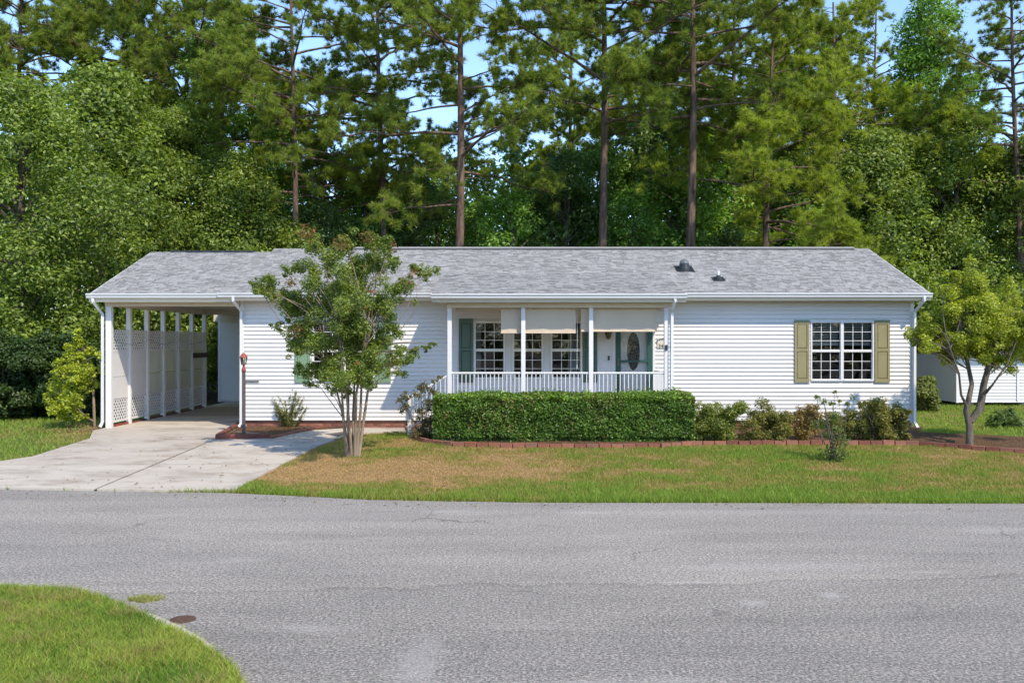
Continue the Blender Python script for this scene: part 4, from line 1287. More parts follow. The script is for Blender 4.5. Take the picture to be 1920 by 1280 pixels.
# ------------------------------------------------------------------ background trees
G1 = ((0.03, 0.07, 0.012), (0.34, 0.43, 0.085))
G2 = ((0.04, 0.11, 0.018), (0.31, 0.50, 0.08))
G3 = ((0.045, 0.095, 0.028), (0.18, 0.27, 0.07))
broadA = broad_tree_meshes('broad_a', 10.5, 0.8, 4.5, 270, 330, 0.135, *G1, 0.24, 1)
broadB = broad_tree_meshes('broad_b', 10.5, 0.8, 4.3, 240, 300, 0.16, *G1, 0.22, 2)
gumA = broad_tree_meshes('gum_a', 18.0, 4.0, 3.7, 200, 330, 0.16, *G2, 0.24, 3, topw=0.35)
underA = broad_tree_meshes('under_a', 8.0, 0.6, 2.9, 125, 440, 0.13, *G3, 0.13, 4)
underB = broad_tree_meshes('under_b', 8.0, 0.6, 2.9, 125, 440, 0.13, *G2, 0.13, 5)
P0 = ((0.055, 0.095, 0.015), (0.35, 0.42, 0.06))
P1c = ((0.085, 0.13, 0.015), (0.45, 0.51, 0.055))
pineA = pine_meshes('pine_a', 21, 8.6, 3.3, 0.19, *P0, seed=1, per_m=2.3)
pineB = pine_meshes('pine_b', 20, 10.2, 3.4, 0.22, *P0, seed=2, per_m=2.5)
pineC = pine_meshes('pine_c', 15.5, 5.5, 3.0, 0.20, *P1c, seed=3, per_m=2.6)
pineD = pine_meshes('pine_d', 21, 7.6, 2.9, 0.23, *P0, seed=4, per_m=1.7)
def tree_at(name, meshes, px, Y, H, H0, rot, label, kind, group):
    leafm = M['needle'] if kind == 'pine' else M['leaf']; barkm = M['pinebark'] if kind == 'pine' else M['bark']
    s = H / H0
    return plant_tree(name, meshes, leafm, barkm, ((px - 960) / F * Y, Y, 0.25), rot, (s * (1.0 if kind == 'pine' else 1.02), s, s), label, 'pine tree' if kind == 'pine' else 'tree', group)
GP = 'tall pines behind the house'; GB = 'broadleaf trees behind the house'
for a in (
    (pineA, 715, 40, 21, 21, 0.3, 'thin pine behind the roof, nearest the crape myrtle top'),
    (pineD, 858, 36, 20.5, 21, 1.2, 'straight thick pine with side branches left of the porch roof middle'),
    (pineB, 1130, 37, 20.5, 20, 2.6, 'slender bare trunked pine behind the middle of the roof'),
    (pineB, 1291, 35, 20, 20, 4.4, 'thick bare trunked pine rising behind the black roof ventilator'),
    (pineC, 1443, 36, 14.5, 15.5, 0.9, 'bushy yellow green pine behind the right part of the roof'),
    (pineA, 548, 38, 19, 21, 2.0, 'dark trunked pine rising behind the join of carport and house roofs'),
    (pineC, 600, 41, 14, 15.5, 3.9, 'bushy pine between the dark trunk and the thin pine left of centre'),
    (pineB, 45, 44, 21, 20, 1.0, 'leftmost tall pine above the big broadleaf tree'),
    (pineA, 150, 46, 22, 21, 5.0, 'second tall pine from the left edge, above the tree line'),
    (pineB, 255, 45, 22, 20, 3.0, 'third tall pine from the left edge, above the tree line'),
    (pineA, 345, 43, 21, 21, 4.1, 'fourth tall pine from the left edge, leaning over the carport side'),
    (pineA, 1905, 40, 19, 21, 0.2, 'dark pine at the right edge of the picture'),
    (pineC, 1560, 44, 18, 15.5, 2.2, 'pale pine left of the tall bright tree at right'),
    (pineA, 1065, 51, 21, 21, 3.4, 'far pine just left of the slender bare trunk'),
    (pineC, 1205, 48, 17, 15.5, 5.9, 'far bushy pine between the slender and the thick bare trunks'),
    (pineC, 1500, 47, 18, 15.5, 0.1, 'far bushy pine right of the yellow green pine'),
    (pineA, 1640, 50, 20, 21, 4.9, 'far pine left of the tall bright gum tree'),
    (pineB, 1375, 43, 19, 20, 5.2, 'far pine behind the bushy yellow green pine'),
): tree_at('pine_tree', *a[:6], a[6], 'pine', GP)
for a in (
    (broadA, 40, 30.5, 10.4, 10.5, 0.0, 'large broadleaf tree at the far left edge beside the lawn'),
    (broadB, 190, 35.5, 12.2, 10.5, 1.3, 'large rounded broadleaf tree behind the carport left corner'),
    (broadA, 320, 38, 11.2, 10.5, 2.4, 'broadleaf tree directly behind the carport roof'),
    (broadB, 440, 38, 9.6, 10.5, 4.0, 'lower broadleaf tree behind the right part of the carport roof'),
    (gumA, 418, 42, 17.0, 18, 0.6, 'tall gum tree rising above the carport roof'),
    (gumA, 520, 47, 15.0, 18, 2.9, 'tall dark tree left of the thin pine'),
    (broadB, 1640, 41, 11.0, 10.5, 0.7, 'rounded broadleaf tree behind the right end of the roof'),
    (broadA, 1790, 42, 12.2, 10.5, 3.3, 'broad leafy tree behind the neighbouring outbuilding'),
    (broadB, 1930, 41, 10.8, 10.5, 5.1, 'broadleaf tree at the right edge behind the small yellow green tree'),
    (gumA, 1745, 47, 20.0, 18, 1.9, 'tall bright gum tree at upper right against the sky'),
    (underB, 640, 44, 11.0, 8, 3.9, 'taller light tree behind the understory left of the thin pine'),
    (underB, 820, 45, 9.6, 8, 0.2, 'light green tree behind the thick straight pine trunk'),
    (underB, 905, 43, 8.6, 8, 2.8, 'light tree low behind the porch roof left half'),
    (underA, 1000, 44, 10.0, 8, 1.7, 'dark tree behind the light understory right of the thick pine'),
    (underB, 1120, 43, 11.0, 8, 4.2, 'light green tree directly behind the slender pine trunk'),
    (underB, 1290, 42, 11.6, 8, 5.7, 'light green tree directly behind the thick bare pine trunk'),
    (underA, 1460, 43, 10.5, 8, 0.6, 'dark tree behind the trunk of the yellow green pine'),
    (underB, 1400, 45, 13.0, 8, 2.5, 'tall green tree left of the yellow green pine'),
    (broadA, 1550, 45, 13.0, 10.5, 1.0, 'tall rounded tree behind the low tree near the right roof end'),
    (underA, 600, 39, 8.0, 8, 0.4, 'dark understory tree behind the crape myrtle'),
    (underB, 690, 41, 8.8, 8, 1.5, 'lighter understory tree between crape myrtle and thick pine'),
    (underA, 775, 42, 10.0, 8, 2.2, 'tall dark understory tree left of the thick straight pine'),
    (underB, 960, 38, 8.2, 8, 3.7, 'light green understory tree right of the thick straight pine'),
    (underA, 1060, 41, 10.5, 8, 5.0, 'tall dark understory tree left of the slender pine'),
    (underB, 1190, 39, 8.4, 8, 0.9, 'light green understory tree between slender pine and thick pine'),
    (underA, 1215, 44, 12.5, 8, 4.6, 'tallest dark understory tree behind the two bare trunks'),
    (underA, 1370, 39, 7.0, 8, 3.1, 'low dark understory tree right of the thick bare pine'),
    (underB, 1525, 40, 7.6, 8, 2.0, 'low understory tree left of the right roof end'),
    (underA, 500, 40, 8.0, 8, 5.6, 'low dark tree behind the stepped roof join'),
): tree_at('broadleaf_tree', *a[:6], a[6], 'broad', GB)
# far wood that reads as one mass
k = 760
cx = R.uniform(-48, 48, k); cy = R.uniform(50, 60, k)
ht = 8.5 + 7.0 * fbm(cx * 0.16, cx * 0 + 1.7, 21)
cz = ht * R.random(k) ** 0.8
V, Fc, C = clump_leaves(np.stack([cx, cy, cz], 1), 1.3 + 0.9 * R.random(k), 75, 0.36, *G3)
o = link('far_wood', np_mesh('far_wood', V, Fc, C), M['leaf']); tag(o, 'distant green wood filling gaps behind the trees', 'wood', kind='stuff')
o2 = o.copy(); COL.objects.link(o2); o2.rotation_euler.z = math.pi; tag(o2, 'unseen green wood added across the street to mirror in the window panes', 'wood', kind='stuff')  # unseen tree mass added behind the camera for the pane reflections

# ------------------------------------------------------------------ near trees and shrubs, each from its own clumps
def clump_plant(name, base, Yb, clumps, spread, per, size, c0, c1, stems, label, cat, leafm='leaf', barkm='bark', trunk_r=0.05, extra=None, up=0.8, subs=5, subr=0.5, stempart='trunk', twigs=1, doff=0.0):
    """clumps: photograph-derived (px,py,r px) centres; real depth scatter 'spread' about Yb"""
    bx, by = base
    bz = float(gz(bx, by))
    e = empty(name, (bx, by, bz)); tag(e, label, cat)
    cen = []; rad = []; m = MB()
    for st in stems:
        m.tube([Vector(p) for p, r in st], [r for p, r in st], 7, cap=False)
    tips = [Vector(st[-1][0]) for st in stems]
    for (px, py, r) in clumps:
        Y = Yb + doff + spread * R.normal() * 0.55
        c = Vector(at(px, py, Y)); rr = r / F * Yb
        cand = []
        for st in stems:
            k = len(st) - 1 - int(R.integers(2)) if len(st) > 2 else len(st) - 1
            a_ = Vector(st[k - 1][0]); b_ = Vector(st[k][0]); q_ = a_.lerp(b_, R.uniform(0.2, 1.0))
            if q_.z < c.z + 0.1: cand.append(q_)
        tip = min(cand or tips, key=lambda t: (t - c).length)
        for _ in range(twigs):
            limb(m, tip, c + Vector(R.normal(size=3)) * rr * 0.3, trunk_r * 0.22, 0.004, 0.10, 5, 5)
        for _ in range(subs):
            q = np.array(c) + R.normal(size=3) * rr * np.array([0.55, 0.75, 0.5])
            cen.append(q); rad.append(rr * subr * (1.15 if cat == 'shrub' else 1.0) * (0.6 + 0.7 * R.random()))
    V, Fc, C = clump_leaves(np.array(cen), np.array(rad), per * (9.0 if cat == 'shrub' else 1), size, tuple(1.6 * v for v in c0) if cat == 'shrub' else c0, tuple(1.6 * v for v in c1) if cat == 'shrub' else c1, up)
    o = link('foliage' if cat != 'tree' else 'crown', np_mesh('foliage', V, Fc, C), M[leafm]); o.parent = e; o.matrix_parent_inverse = Matrix.Translation(-Vector(e.location))
    hp(m, stempart, M[barkm], e, smooth=True)
    if extra:
        for pname, cl, sz, k0, k1, pern in extra:
            ce = []; ra = []
            for (px, py, r) in cl:
                ce.append(at(px, py, Yb - 0.5 * spread * abs(R.normal()))); ra.append(r / F * Yb)
            V, Fc, C = clump_leaves(np.array(ce), np.array(ra), pern, sz, k0, k1, up)
            o = link(pname, np_mesh(pname, V, Fc, C), M[leafm]); o.parent = e; o.matrix_parent_inverse = Matrix.Translation(-Vector(e.location))
    return e

# crape myrtle
mx, my = gp(661, 856); mz = float(gz(mx, my))
def mp(px, py, dy=0.0): return at(px, py, my + dy)
stems = []
for (b, mid, top, r, dy) in (((652, 856), (645, 800), (638, 690), 0.05, -0.12), ((658, 857), (652, 790), (655, 650), 0.055, 0.1), ((663, 857), (662, 780), (668, 640), 0.045, 0.25),
                          ((668, 857), (676, 770), (680, 660), 0.05, -0.05), ((672, 855), (686, 760), (700, 650), 0.05, 0.15), ((655, 855), (641, 770), (610, 650), 0.042, 0.3), ((665, 856), (668, 740), (690, 600), 0.045, -0.3), ((660, 856), (650, 740), (630, 590), 0.04, -0.35)):
    r = r * 0.66
    p = [(mp(*b), r * 1.3), (mp(lerp(b[0], mid[0], 0.5), lerp(b[1], mid[1], 0.5), dy * 0.3), r), (mp(*mid, dy * 0.8), r * 0.85), (mp(lerp(mid[0], top[0], 0.5), lerp(mid[1], top[1], 0.5), dy * 1.5), r * 0.65), (mp(*top, dy * 2.2), r * 0.4)]
    p[0] = ((p[0][0][0], p[0][0][1], mz - 0.05), p[0][1])
    stems.append(p)
CM = [(505, 545, 20), (477, 536, 10), (490, 540, 12), (535, 560, 26), (570, 592, 36), (556, 622, 26), (540, 604, 14), (520, 612, 10), (590, 525, 32), (618, 485, 30), (592, 458, 18), (560, 505, 16), (540, 510, 10), (650, 475, 28), (660, 525, 42), (700, 505, 32), (690, 458, 20), (728, 470, 18), (735, 490, 16),
      (640, 575, 46), (700, 575, 42), (738, 555, 26), (765, 535, 20), (795, 515, 16), (815, 508, 9), (780, 500, 10), (620, 640, 34), (680, 640, 40), (728, 622, 28), (600, 682, 26), (572, 695, 18), (650, 695, 34), (700, 690, 32), (738, 690, 20), (752, 655, 16), (775, 655, 12), (800, 650, 8), (815, 646, 5), (590, 712, 12), (632, 720, 16), (560, 660, 14), (755, 680, 14), (650, 735, 10), (618, 700, 22), (680, 705, 22), (655, 660, 34), (640, 540, 30), (610, 560, 34), (720, 590, 30), (660, 600, 40), (590, 640, 26)]
clump_plant('crape_myrtle', (mx, my), my, CM, 0.95, 8000, 0.052, (0.05, 0.10, 0.015), (0.31, 0.37, 0.07), stems, 'multi stemmed crape myrtle with red blooms on the front lawn', 'tree', 'leaf', 'myrtlebark', 0.05,
            extra=[('young_leaves', [(575, 440, 18), (590, 455, 16), (640, 460, 22), (690, 445, 18), (730, 462, 18), (775, 508, 12), (640, 448, 14), (545, 530, 12), (560, 620, 14)], 0.06, (0.16, 0.12, 0.03), (0.24, 0.13, 0.05), 3500),
                   ('blossoms', [(572, 424, 7), (560, 438, 5), (590, 432, 5), (628, 482, 6), (680, 500, 6), (697, 545, 8), (720, 552, 6), (775, 515, 6), (768, 530, 5), (684, 576, 5), (670, 680, 4), (640, 505, 4)], 0.045, (0.38, 0.08, 0.05), (0.52, 0.18, 0.10), 3000)], subs=8, subr=0.56, twigs=2)

# right yellow-green tree
rx, ry = gp(1818, 838); rz = float(gz(rx, ry))
def rp(px, py, dy=0.0): return at(px, py, ry + dy)
stems = [[((rx, ry, rz - 0.05), 0.086), (rp(1818, 800), 0.072), (rp(1812, 770), 0.068), (rp(1822, 720, 0.1), 0.050), (rp(1810, 660, 0.2), 0.040), (rp(1800, 600, 0.2), 0.025)],
         [(rp(1820, 790, 0.05), 0.072), (rp(1838, 765, 0.1), 0.086), (rp(1845, 720, 0.15), 0.072), (rp(1858, 670, 0.3), 0.050), (rp(1872, 610, 0.3), 0.029)],
         [(rp(1814, 765), 0.036), (rp(1802, 740, -0.2), 0.025), (rp(1798, 700, -0.3), 0.022), (rp(1780, 650, -0.4), 0.014)],
         [(rp(1845, 740), 0.036), (rp(1862, 720, -0.2), 0.022), (rp(1890, 680, -0.4), 0.018), (rp(1905, 640, -0.4), 0.014)]]
RT = [(1815, 492, 11), (1812, 512, 16), (1800, 540, 24), (1832, 552, 24), (1780, 578, 28), (1750, 608, 26), (1722, 632, 16), (1828, 590, 40), (1870, 560, 26), (1862, 605, 40), (1905, 600, 36), (1938, 630, 36), (1800, 632, 34), (1765, 640, 20), (1850, 650, 28), (1890, 640, 30), (1735, 615, 16), (1885, 535, 14), (1925, 670, 20), (1790, 605, 26), (1712, 640, 8), (1955, 590, 30), (1760, 590, 18), (1742, 655, 12), (1772, 668, 11), (1885, 678, 13), (1835, 525, 14), (1905, 560, 18), (1700, 628, 6), (1790, 520, 12), (1755, 625, 24), (1795, 660, 22), (1830, 640, 30), (1865, 668, 24), (1910, 655, 26), (1815, 615, 30), (1735, 640, 14), (1880, 590, 30), (1850, 580, 30)]
clump_plant('small_tree', (rx, ry), ry, RT, 0.9, 6500, 0.055, (0.11, 0.15, 0.015), (0.53, 0.57, 0.06), stems, 'twin trunked yellow green tree in the mulch right of the house', 'tree', 'leaf', 'bark', 0.06, subs=10, subr=0.6, twigs=2, doff=0.55)

# small yellow-green tree left of the carport
sx, sy = gp(178, 801.5); sz = float(gz(sx, sy))
def sp_(px, py, dy=0.0): return at(px, py, sy + dy)
stems = [[((sx, sy, sz - 0.05), 0.045), (sp_(176, 760), 0.036), (sp_(174, 720), 0.03), (sp_(160, 660), 0.02), (sp_(148, 620), 0.01)],
         [(sp_(176, 790), 0.03), (sp_(165, 784, -0.1), 0.022), (sp_(150, 770, -0.2), 0.015), (sp_(125, 740, -0.3), 0.008)], [(sp_(175, 735), 0.02), (sp_(150, 710, -0.2), 0.012), (sp_(120, 690, -0.3), 0.006)]]
ST = [(146, 622, 7), (148, 640, 10), (158, 655, 12), (140, 665, 14), (162, 680, 16), (120, 690, 13), (140, 700, 18), (172, 700, 12), (104, 700, 8), (110, 725, 15), (145, 730, 20), (105, 755, 14), (140, 755, 18), (125, 775, 14), (165, 725, 12), (150, 780, 10), (100, 770, 7), (185, 665, 6), (188, 685, 5), (160, 640, 6), (92, 740, 6), (112, 675, 6), (125, 745, 16), (152, 705, 14), (118, 760, 14), (132, 680, 10), (168, 660, 7)]
clump_plant('young_tree', (sx, sy), sy, ST, 0.4, 3600, 0.075, (0.15, 0.20, 0.02), (0.58, 0.62, 0.06), stems, 'young bright yellow green tree beside the carport front post', 'tree', 'leaf', 'myrtlebark', 0.03, subs=9, subr=0.62, doff=-0.25)

def shrub(name, pxc, pyb, clumps, label, c0, c1, per=900, size=0.05, spread=0.25, stemn=7, Yoff=0.0, leafm='leaf', subs=11, mat='bark', cat='shrub', up=0.8):
    x, y = gp(pxc, pyb); y += Yoff; x = (pxc - 960) / F * y; z = float(gz(x, y))
    st = []
    for i in range(stemn):
        c = clumps[int(R.integers(len(clumps)))]
        t = Vector(at(c[0], c[1], y + spread * 0.6 * R.normal()))
        b = Vector((x + 0.08 * R.normal(), y + 0.06 * R.normal(), z - 0.03))
        st.append([(b, 0.014), (b.lerp(t, 0.5) + Vector((0.05 * R.normal(), 0.05 * R.normal(), 0.05)), 0.010), (t, 0.004)])
    return clump_plant(name, (x, y), y, clumps, spread, per, size, c0, c1, st, label, cat, leafm, mat, 0.018, up=up, subs=subs, subr=0.66, stempart='stems')
AZ = ((0.06, 0.075, 0.018), (0.20, 0.18, 0.045)); AZB = ((0.10, 0.075, 0.022), (0.24, 0.16, 0.05))
GA = 'low shrubs along the right wall'
shrub('azalea_shrub', 1342, 828, [(1320, 775, 18), (1345, 768, 18), (1370, 772, 16), (1312, 800, 16), (1335, 800, 22), (1362, 798, 18), (1330, 818, 16), (1355, 815, 14), (1382, 768, 8), (1312, 820, 12)], 'round olive green shrub at the right end of the hedge', (0.05, 0.085, 0.015), (0.20, 0.21, 0.04))
shrub('azalea_shrub', 1440, 828, [(1420, 785, 16), (1445, 778, 17), (1465, 785, 15), (1410, 805, 16), (1440, 805, 20), (1468, 806, 16), (1430, 820, 12), (1455, 819, 12)], 'olive brown shrub second from the hedge under the bare wall', *AZ, per=700)
shrub('azalea_shrub', 1508, 827, [(1490, 782, 13), (1512, 774, 14), (1530, 780, 12), (1495, 802, 15), (1520, 800, 16), (1508, 817, 12)], 'rusty brown sparse shrub in the middle of the right bed', *AZB, per=520)
shrub('azalea_shrub', 1655, 828, [(1625, 775, 16), (1650, 765, 18), (1680, 770, 16), (1612, 800, 16), (1640, 798, 22), (1672, 796, 20), (1695, 795, 10), (1630, 818, 12), (1660, 818, 16), (1688, 815, 12), (1698, 775, 7), (1615, 758, 6)], 'largest olive shrub in front of the right house corner', *AZ)
shrub('azalea_shrub', 1580, 826, [(1560, 790, 14), (1585, 785, 14), (1570, 808, 15), (1598, 806, 13)], 'olive shrub behind the rose bush on the lawn', *AZ, per=600)
shrub('rose_bush', 1562, 864, [(1560, 780, 12), (1545, 800, 14), (1572, 800, 12), (1560, 825, 14), (1582, 835, 12), (1550, 845, 12), (1575, 852, 16), (1560, 858, 14), (1538, 852, 8), (1565, 735, 4), (1545, 752, 6), (1533, 745, 5), (1573, 752, 6), (1598, 745, 5), (1560, 758, 6), (1590, 758, 5)], 'leggy rose bush standing alone on the lawn', (0.045, 0.075, 0.02), (0.13, 0.16, 0.04), per=420, size=0.055, stemn=14, subs=4)
shrub('thin_shrub', 795, 822, [(750, 748, 8), (765, 755, 10), (790, 728, 12), (780, 742, 12), (805, 735, 10), (800, 760, 14), (785, 775, 12), (815, 715, 6), (760, 764, 8), (825, 708, 5), (800, 790, 14), (790, 808, 14), (805, 815, 14), (815, 790, 12)], 'thin brownish shrub leaning over the porch step railing', (0.05, 0.05, 0.025), (0.15, 0.13, 0.06), per=420, size=0.06, stemn=9, subs=4)
ox_, oy_ = gp(545, 803); oz_ = float(gz(ox_, oy_))
e = empty('rosemary_shrub', (ox_, oy_, oz_)); tag(e, 'spiky olive green shrub in the planter beside the lamp post', 'shrub')
m = MB(); LP = []
for i in range(80):
    a_ = R.random() * 6.283; t_ = R.random() ** 0.7
    L_ = (0.5 + 0.62 * R.random()) * (1 - 0.25 * t_)
    d_ = Vector((math.cos(a_) * t_ * 0.95, math.sin(a_) * t_ * 0.7, 1.0)).normalized()
    p0 = Vector((ox_ + 0.10 * R.normal(), oy_ + 0.08 * R.normal(), oz_)); p1 = p0 + d_ * L_ * 0.6; p2 = p0 + d_ * L_ + Vector((d_.x * 0.08, 0, 0.03))
    m.tube([p0, p1, p2], [0.007, 0.005, 0.002], 4, cap=False)
    for k in range(90):
        t = 0.12 + 0.88 * R.random(); LP.append(np.array(p0.lerp(p2, t)) + R.normal(size=3) * 0.02)
LP = np.array(LP); n = len(LP)
V, Fc, C = leaves(LP, 0.065 * (0.6 + 0.7 * R.random(n)), mixarr(R.random(n), (0.10, 0.12, 0.03), (0.34, 0.34, 0.09)), 0.3, None, 0, 0.22)
o = link('foliage', np_mesh('foliage', V, Fc, C), M['leaf']); o.parent = e; o.matrix_parent_inverse = Matrix.Translation(-Vector(e.location))
hp(m, 'stems', M['bark'], e)
shrub('round_shrub', 1738, 772, [(1735, 715, 12), (1740, 735, 16), (1732, 752, 15), (1748, 755, 13), (1738, 768, 10), (1728, 730, 12)], 'dense rounded green shrub beside the meter box at the right corner', (0.035, 0.06, 0.014), (0.19, 0.20, 0.05), per=900, size=0.08, spread=0.4)
shrub('low_shrub', 1885, 805, [(1870, 785, 10), (1895, 780, 12), (1905, 795, 8), (1860, 793, 8), (1885, 795, 8)], 'low sparse shrub behind the twin trunked tree', (0.03, 0.06, 0.02), (0.11, 0.15, 0.04), per=420, size=0.07, Yoff=0.6)
# dark shrubs under the left trees
i = 0
for px, pyb, top, lab in ((-10, 790, 640, 'leftmost dark green shrub at the picture edge'), (45, 789, 650, 'second dark green shrub along the left lawn'), (100, 787, 655, 'third dark green shrub along the left lawn'), (150, 784, 660, 'dark green shrub behind the young yellow green tree')):
    cl = [(px + 26 * R.normal(), lerp(pyb - 12, top, R.random() ** 0.8), 24) for _ in range(20)]
    shrub('evergreen_shrub', px, pyb, cl, lab, (0.018, 0.04, 0.012), (0.07, 0.11, 0.03), per=520, size=0.10, spread=0.8, Yoff=0.9)

# ------------------------------------------------------------------ clipped hedge
hx0, hx1 = -1.73, 4.02
hy0, hy1 = 20.85, 21.55
hz0 = 0.27; HT = 1.24
e = empty('hedge', (1.15, 21.2, hz0)); tag(e, 'long clipped box shaped green hedge in front of the porch', 'hedge')
n = 70000
f = R.random(n)
X = R.uniform(hx0, hx1, n); Y = R.uniform(hy0, hy1, n); Z = R.uniform(hz0, HT, n)
side = R.random(n)
face = np.where(side < 0.60, 0, np.where(side < 0.90, 1, np.where(side < 0.95, 2, 3)))
dep = np.abs(R.normal(size=n)) * 0.075 - 0.01
bulge = 0.10 * (fbm(X * 2.2, Z * 3.0, 31) - 0.5) * 2
outn = np.zeros((n, 3))
Y = np.where(face == 0, hy0 + dep - bulge + 0.05 * (Z > HT - 0.12) * (Z - HT + 0.12) / 0.12 + 0.05 * (Z < 0.4), Y); outn[face == 0] = (0, -1, 0)
topz = HT + 0.16 * (fbm(X * 1.9, Y * 1.9, 33) - 0.4) + 0.10 * np.clip((Y - hy0) / (hy1 - hy0), 0, 1)
Z = np.where(face == 1, topz - dep * 0.8 + 0.10 * R.random(n) * (R.random(n) < 0.10) * (fbm(X * 3, Y * 3, 41) > 0.45), Z); outn[face == 1] = (0, 0, 1)
X = np.where(face == 2, hx0 + dep, X); outn[face == 2] = (-1, 0, 0)
X = np.where(face == 3, hx1 - dep, X); outn[face == 3] = (1, 0, 0)
# rounded ends
er = 0.16
Y = np.where((face == 0) & (X < hx0 + er), Y + (er - (X - hx0)) ** 2 * 4, Y); Y = np.where((face == 0) & (X > hx1 - er), Y + (er - (hx1 - X)) ** 2 * 4, Y)
P = np.stack([X, Y, Z], 1)
t = np.clip(0.35 * fbm(X * 5, Z * 5 + Y * 5, 35) + 0.65 * R.random(n), 0, 1)
patch = fbm(X * 2.6, Z * 3.4, 37)
new = ((face == 1) & (R.random(n) < 0.55))
col = mixarr(t, (0.035, 0.09, 0.014), (0.17, 0.29, 0.045)) * (0.8 + 0.4 * R.random((n, 1)))
col = np.where(new[:, None], col * np.array([1.9, 1.65, 1.2]), col)
tan_ = (patch > 0.60) & (R.random(n) < 0.16)
col = np.where(tan_[:, None], np.array([0.26, 0.19, 0.07]) * (0.6 + 0.6 * R.random((n, 1))), col) * (0.42 + 1.05 * fbm(X * 7, Z * 7 + Y * 4, 39))[:, None]
V, Fc, C = leaves(P, 0.056 * (0.6 + 0.8 * R.random(n)), col, 0.45, outn, 0.45)
o = link('foliage', np_mesh('hedge_foliage', V, Fc, C), M['waxleaf']); o.parent = e; o.matrix_parent_inverse = Matrix.Translation(-Vector(e.location))
hp(MB().prism([(hx0 + 0.1, hy0 + 0.16), (hx0 + 0.22, hy0 + 0.11), (hx1 - 0.22, hy0 + 0.11), (hx1 - 0.1, hy0 + 0.16), (hx1 - 0.1, hy1 - 0.1), (hx0 + 0.1, hy1 - 0.1)], 'z', hz0, HT - 0.06), 'twig_core', M['twig'], e)

# ------------------------------------------------------------------ grass
def inside_any(x, y, polys):
    r = np.zeros(len(x), bool)
    for p in polys: r |= in_poly(x, y, p)
    return r
def grow(n, x0, x1, y0, y1, keep):
    x = R.uniform(x0, x1, n); y = R.uniform(y0, y1, n)
    k = keep(x, y); return x[k], y[k]
HOUSE = [(XL, YF - 0.05), (XR, YF - 0.05), (XR, YB), (XL, YB)]
CPT = [(-10.3, 23.0), (-6.7, 23.0), (-6.7, 34), (-10.3, 34)]
avoid = [drive, walk, BED, PLANTER, HOUSE, CPT]
def turf(x, y):
    g = np.clip(lawn_green(x, y) + 0.16 * R.normal(size=len(x)), 0, 1)
    col = mixarr(np.clip(g * 1.6, 0, 1), (0.47, 0.31, 0.16), (0.27, 0.255, 0.06))
    col = mixarr(np.clip(g * 2.0 - 1.0, 0, 1), col, (0.20, 0.30, 0.045))
    return g, col * (0.7 + 0.6 * R.random((len(x), 1)))
x, y = grow(430000, -6.5, 11.2, 14.4, 23.6, lambda x, y: (y > edge(x) + 0.03 + 0.05 * vnoise(x * 3, y * 0, 4)) & ~inside_any(x, y, avoid))
g, col = turf(x, y)
h = (0.022 + 0.045 * g) * (0.6 + 0.7 * R.random(len(x))) * (1 + 0.5 * np.exp(-((y - edge(x)) / 0.5) ** 2))
P = np.stack([x, y, gz(x, y) - 0.006], 1)
V, Fc, C = blades(P, h, col, 0.0065, 0.7)
o = link('lawn_grass', np_mesh('lawn_grass', V, Fc, C), M['grass']); tag(o, 'patchy dry and green front lawn grass', 'grass', kind='stuff')
xa, ya = grow(90000, -24, -6.6, 15.4, 31, lambda x, y: (y > edge(x) + 0.05) & ~inside_any(x, y, avoid))
xb, yb = grow(90000, 10.05, 24, 14.4, 33, lambda x, y: (y > edge(x) + 0.05) & ~inside_any(x, y, avoid))
x = np.concatenate([xa, xb]); y = np.concatenate([ya, yb])
g, col = turf(x, y)
P = np.stack([x, y, gz(x, y) - 0.006], 1)
V, Fc, C = blades(P, (0.03 + 0.05 * g) * (0.6 + 0.8 * R.random(len(x))), col, 0.012, 0.8)
o = link('grass', np_mesh('grass', V, Fc, C), M['grass']); tag(o, 'green side lawn grass left and right of the house', 'grass', kind='stuff')
# foreground corner
corner = [gp(*p) for p in ((-300, 1098), (0, 1106), (90, 1110), (150, 1117), (200, 1130), (240, 1147), (290, 1170), (330, 1190), (370, 1210), (405, 1232), (435, 1256), (452, 1280), (462, 1310))] + [(-1.55, 5.0), (-1.5, 2.0), (-9, 2.0), (-9, 9.4)]
M['verge'] = painted('green_thatch', (0.11, 0.15, 0.03), 1.0, 0.4, 9, 0.6)
tag(sheet('grass_verge', corner, M['verge'], lambda x, y: 0.025, None, 0.03), 'rounded grassy street corner in the near left foreground', kind='structure')
strip = [gp(*p) for p in ((226, 1133), (252, 1139), (300, 1156), (340, 1174), (384, 1199), (400, 1213), (388, 1222), (360, 1213), (330, 1195), (290, 1175), (240, 1152))]
tag(sheet('sand_strip', strip, M['sand'], lambda x, y: 0.004), 'pale sandy strip at the edge of the corner grass', kind='structure')
x, y = grow(330000, -6.5, -1.4, 4.2, 9.8, lambda x, y: in_poly(x, y, corner))
u = fbm(x * 1.6, y * 1.6, 51); d_ = fbm(x * 4, y * 4, 53)
col = mixarr(np.clip((u - 0.3) * 2.2 + 0.25 * R.normal(size=len(x)), 0, 1), (0.13, 0.235, 0.025), (0.33, 0.38, 0.07))
dry = (R.random(len(x)) < 0.10) | ((d_ > 0.62) & (R.random(len(x)) < 0.45))
col = np.where(dry[:, None], np.array([0.34, 0.26, 0.11]), col) * (0.65 + 0.7 * R.random((len(x), 1)))
P = np.stack([x, y, np.full(len(x), 0.02)], 1)
V, Fc, C = blades(P, (0.035 + 0.06 * d_) * (0.6 + 0.8 * R.random(len(x))), col, 0.0032, 0.9, 2)
o = link('verge_grass', np_mesh('verge_grass', V, Fc, C), M['grass']); tag(o, 'lush green grass on the near left street corner', 'grass', kind='stuff')
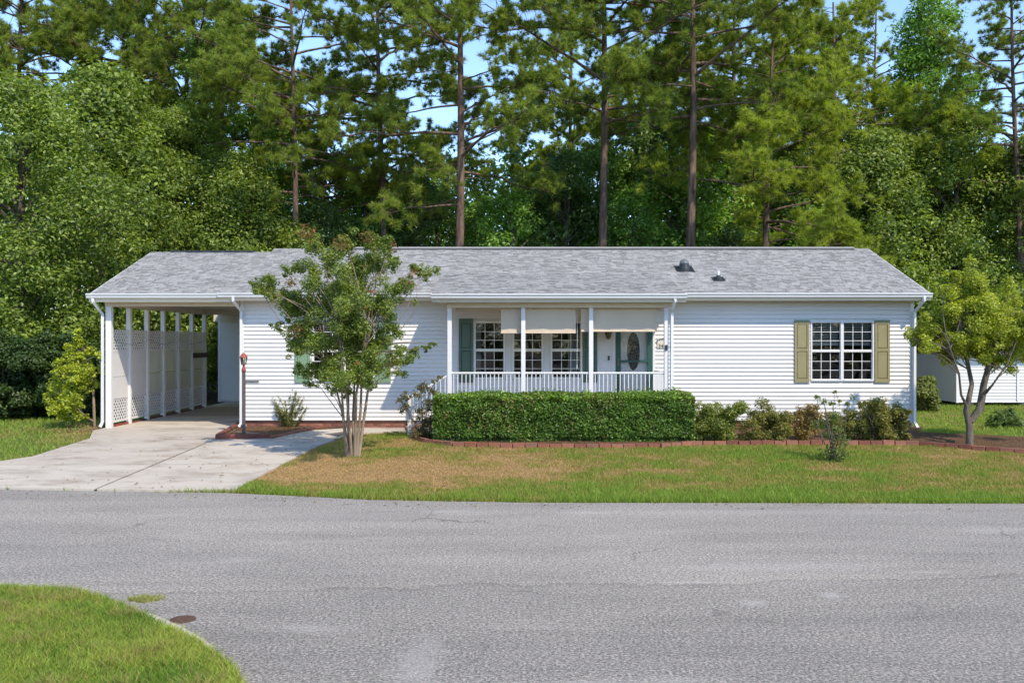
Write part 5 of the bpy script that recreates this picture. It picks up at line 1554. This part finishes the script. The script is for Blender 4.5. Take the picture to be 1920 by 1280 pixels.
# weed tuft in the asphalt
wx, wy = gp(272, 1124)
n = 800
a = R.random(n) * 6.283; r = R.random(n) ** 0.6
P = np.stack([wx + 0.17 * r * np.cos(a) * (0.5 + vnoise(a * 1.5, a * 0, 71)), wy + 0.13 * r * np.sin(a) * (0.5 + vnoise(a * 2, a * 0 + 5, 72)), np.zeros(n)], 1)
V, Fc, C = blades(P, 0.03 * (0.5 + R.random(n)), mixarr(R.random(n), (0.20, 0.24, 0.04), (0.42, 0.38, 0.16)), 0.003, 1.0, 2)
o = link('grass_tuft', np_mesh('grass_tuft', V, Fc, C), M['grass']); tag(o, 'small flat tuft of grass growing through the asphalt', 'grass tuft')
# pine straw and fallen leaves
for poly, nn, lab in ((BED, 42000, 'reddish brown pine straw covering the long bed'), (PLANTER, 9000, 'tan pine straw covering the lamp post planter')):
    xs_ = [p[0] for p in poly]; ys_ = [p[1] for p in poly]
    x, y = grow(nn * 2, min(xs_), max(xs_), min(ys_), max(ys_), lambda x, y: in_poly(x, y, poly))
    P = np.stack([x, y, gz(x, y) + 0.05], 1)
    V, Fc, C = blades(P, 0.02 * R.random(len(x)) + 0.004, mixarr(R.random(len(x)), (0.11, 0.06, 0.033), (0.36, 0.22, 0.12)) * (0.6 + 0.7 * R.random((len(x), 1))), 0.004, 7.0)
    o = link('pine_straw', np_mesh('pine_straw', V, Fc, C), M['grass']); tag(o, lab, 'pine straw', kind='stuff')
n = 2600
x = sx + 0.15 + 0.75 * R.normal(size=n); y = sy - 0.5 + 0.45 * R.normal(size=n)
k = ~inside_any(x, y, [drive, CPT]); x = x[k]; y = y[k]; n = len(x)
V, Fc, C = leaves(np.stack([x, y, gz(x, y) + 0.015 + 0.02 * R.random(n)], 1), 0.07 * (0.6 + 0.7 * R.random(n)), mixarr(R.random(n), (0.16, 0.09, 0.05), (0.45, 0.33, 0.22)), 2.5)
o = link('fallen_leaves', np_mesh('fallen_leaves', V, Fc, C), M['grass']); tag(o, 'tan fallen leaves under the young tree beside the driveway', 'fallen leaves', kind='stuff')

# scattered fallen leaves on the lawn, drive and road edge
n = 900
x = R.uniform(-11, 11, n); y = edge(x) - 0.5 + 7.0 * R.random(n) ** 1.6
k = ~inside_any(x, y, [BED, PLANTER, HOUSE, CPT]) & (R.random(n) < np.where(np.abs(x + 3) < 3, 1.0, 0.5))
x = x[k]; y = y[k]; n = len(x)
zz = np.where(y < edge(x) + 0.1, 0.008, gz(x, y) + 0.045)
V, Fc, C = leaves(np.stack([x, y, zz], 1), 0.055 * (0.5 + 0.8 * R.random(n)), mixarr(R.random(n), (0.12, 0.06, 0.03), (0.42, 0.28, 0.12)), 4.0)
o = link('fallen_leaves', np_mesh('scattered_leaves', V, Fc, C), M['grass']); tag(o, 'few brown fallen leaves scattered over lawn and road edge', 'fallen leaves', kind='stuff')
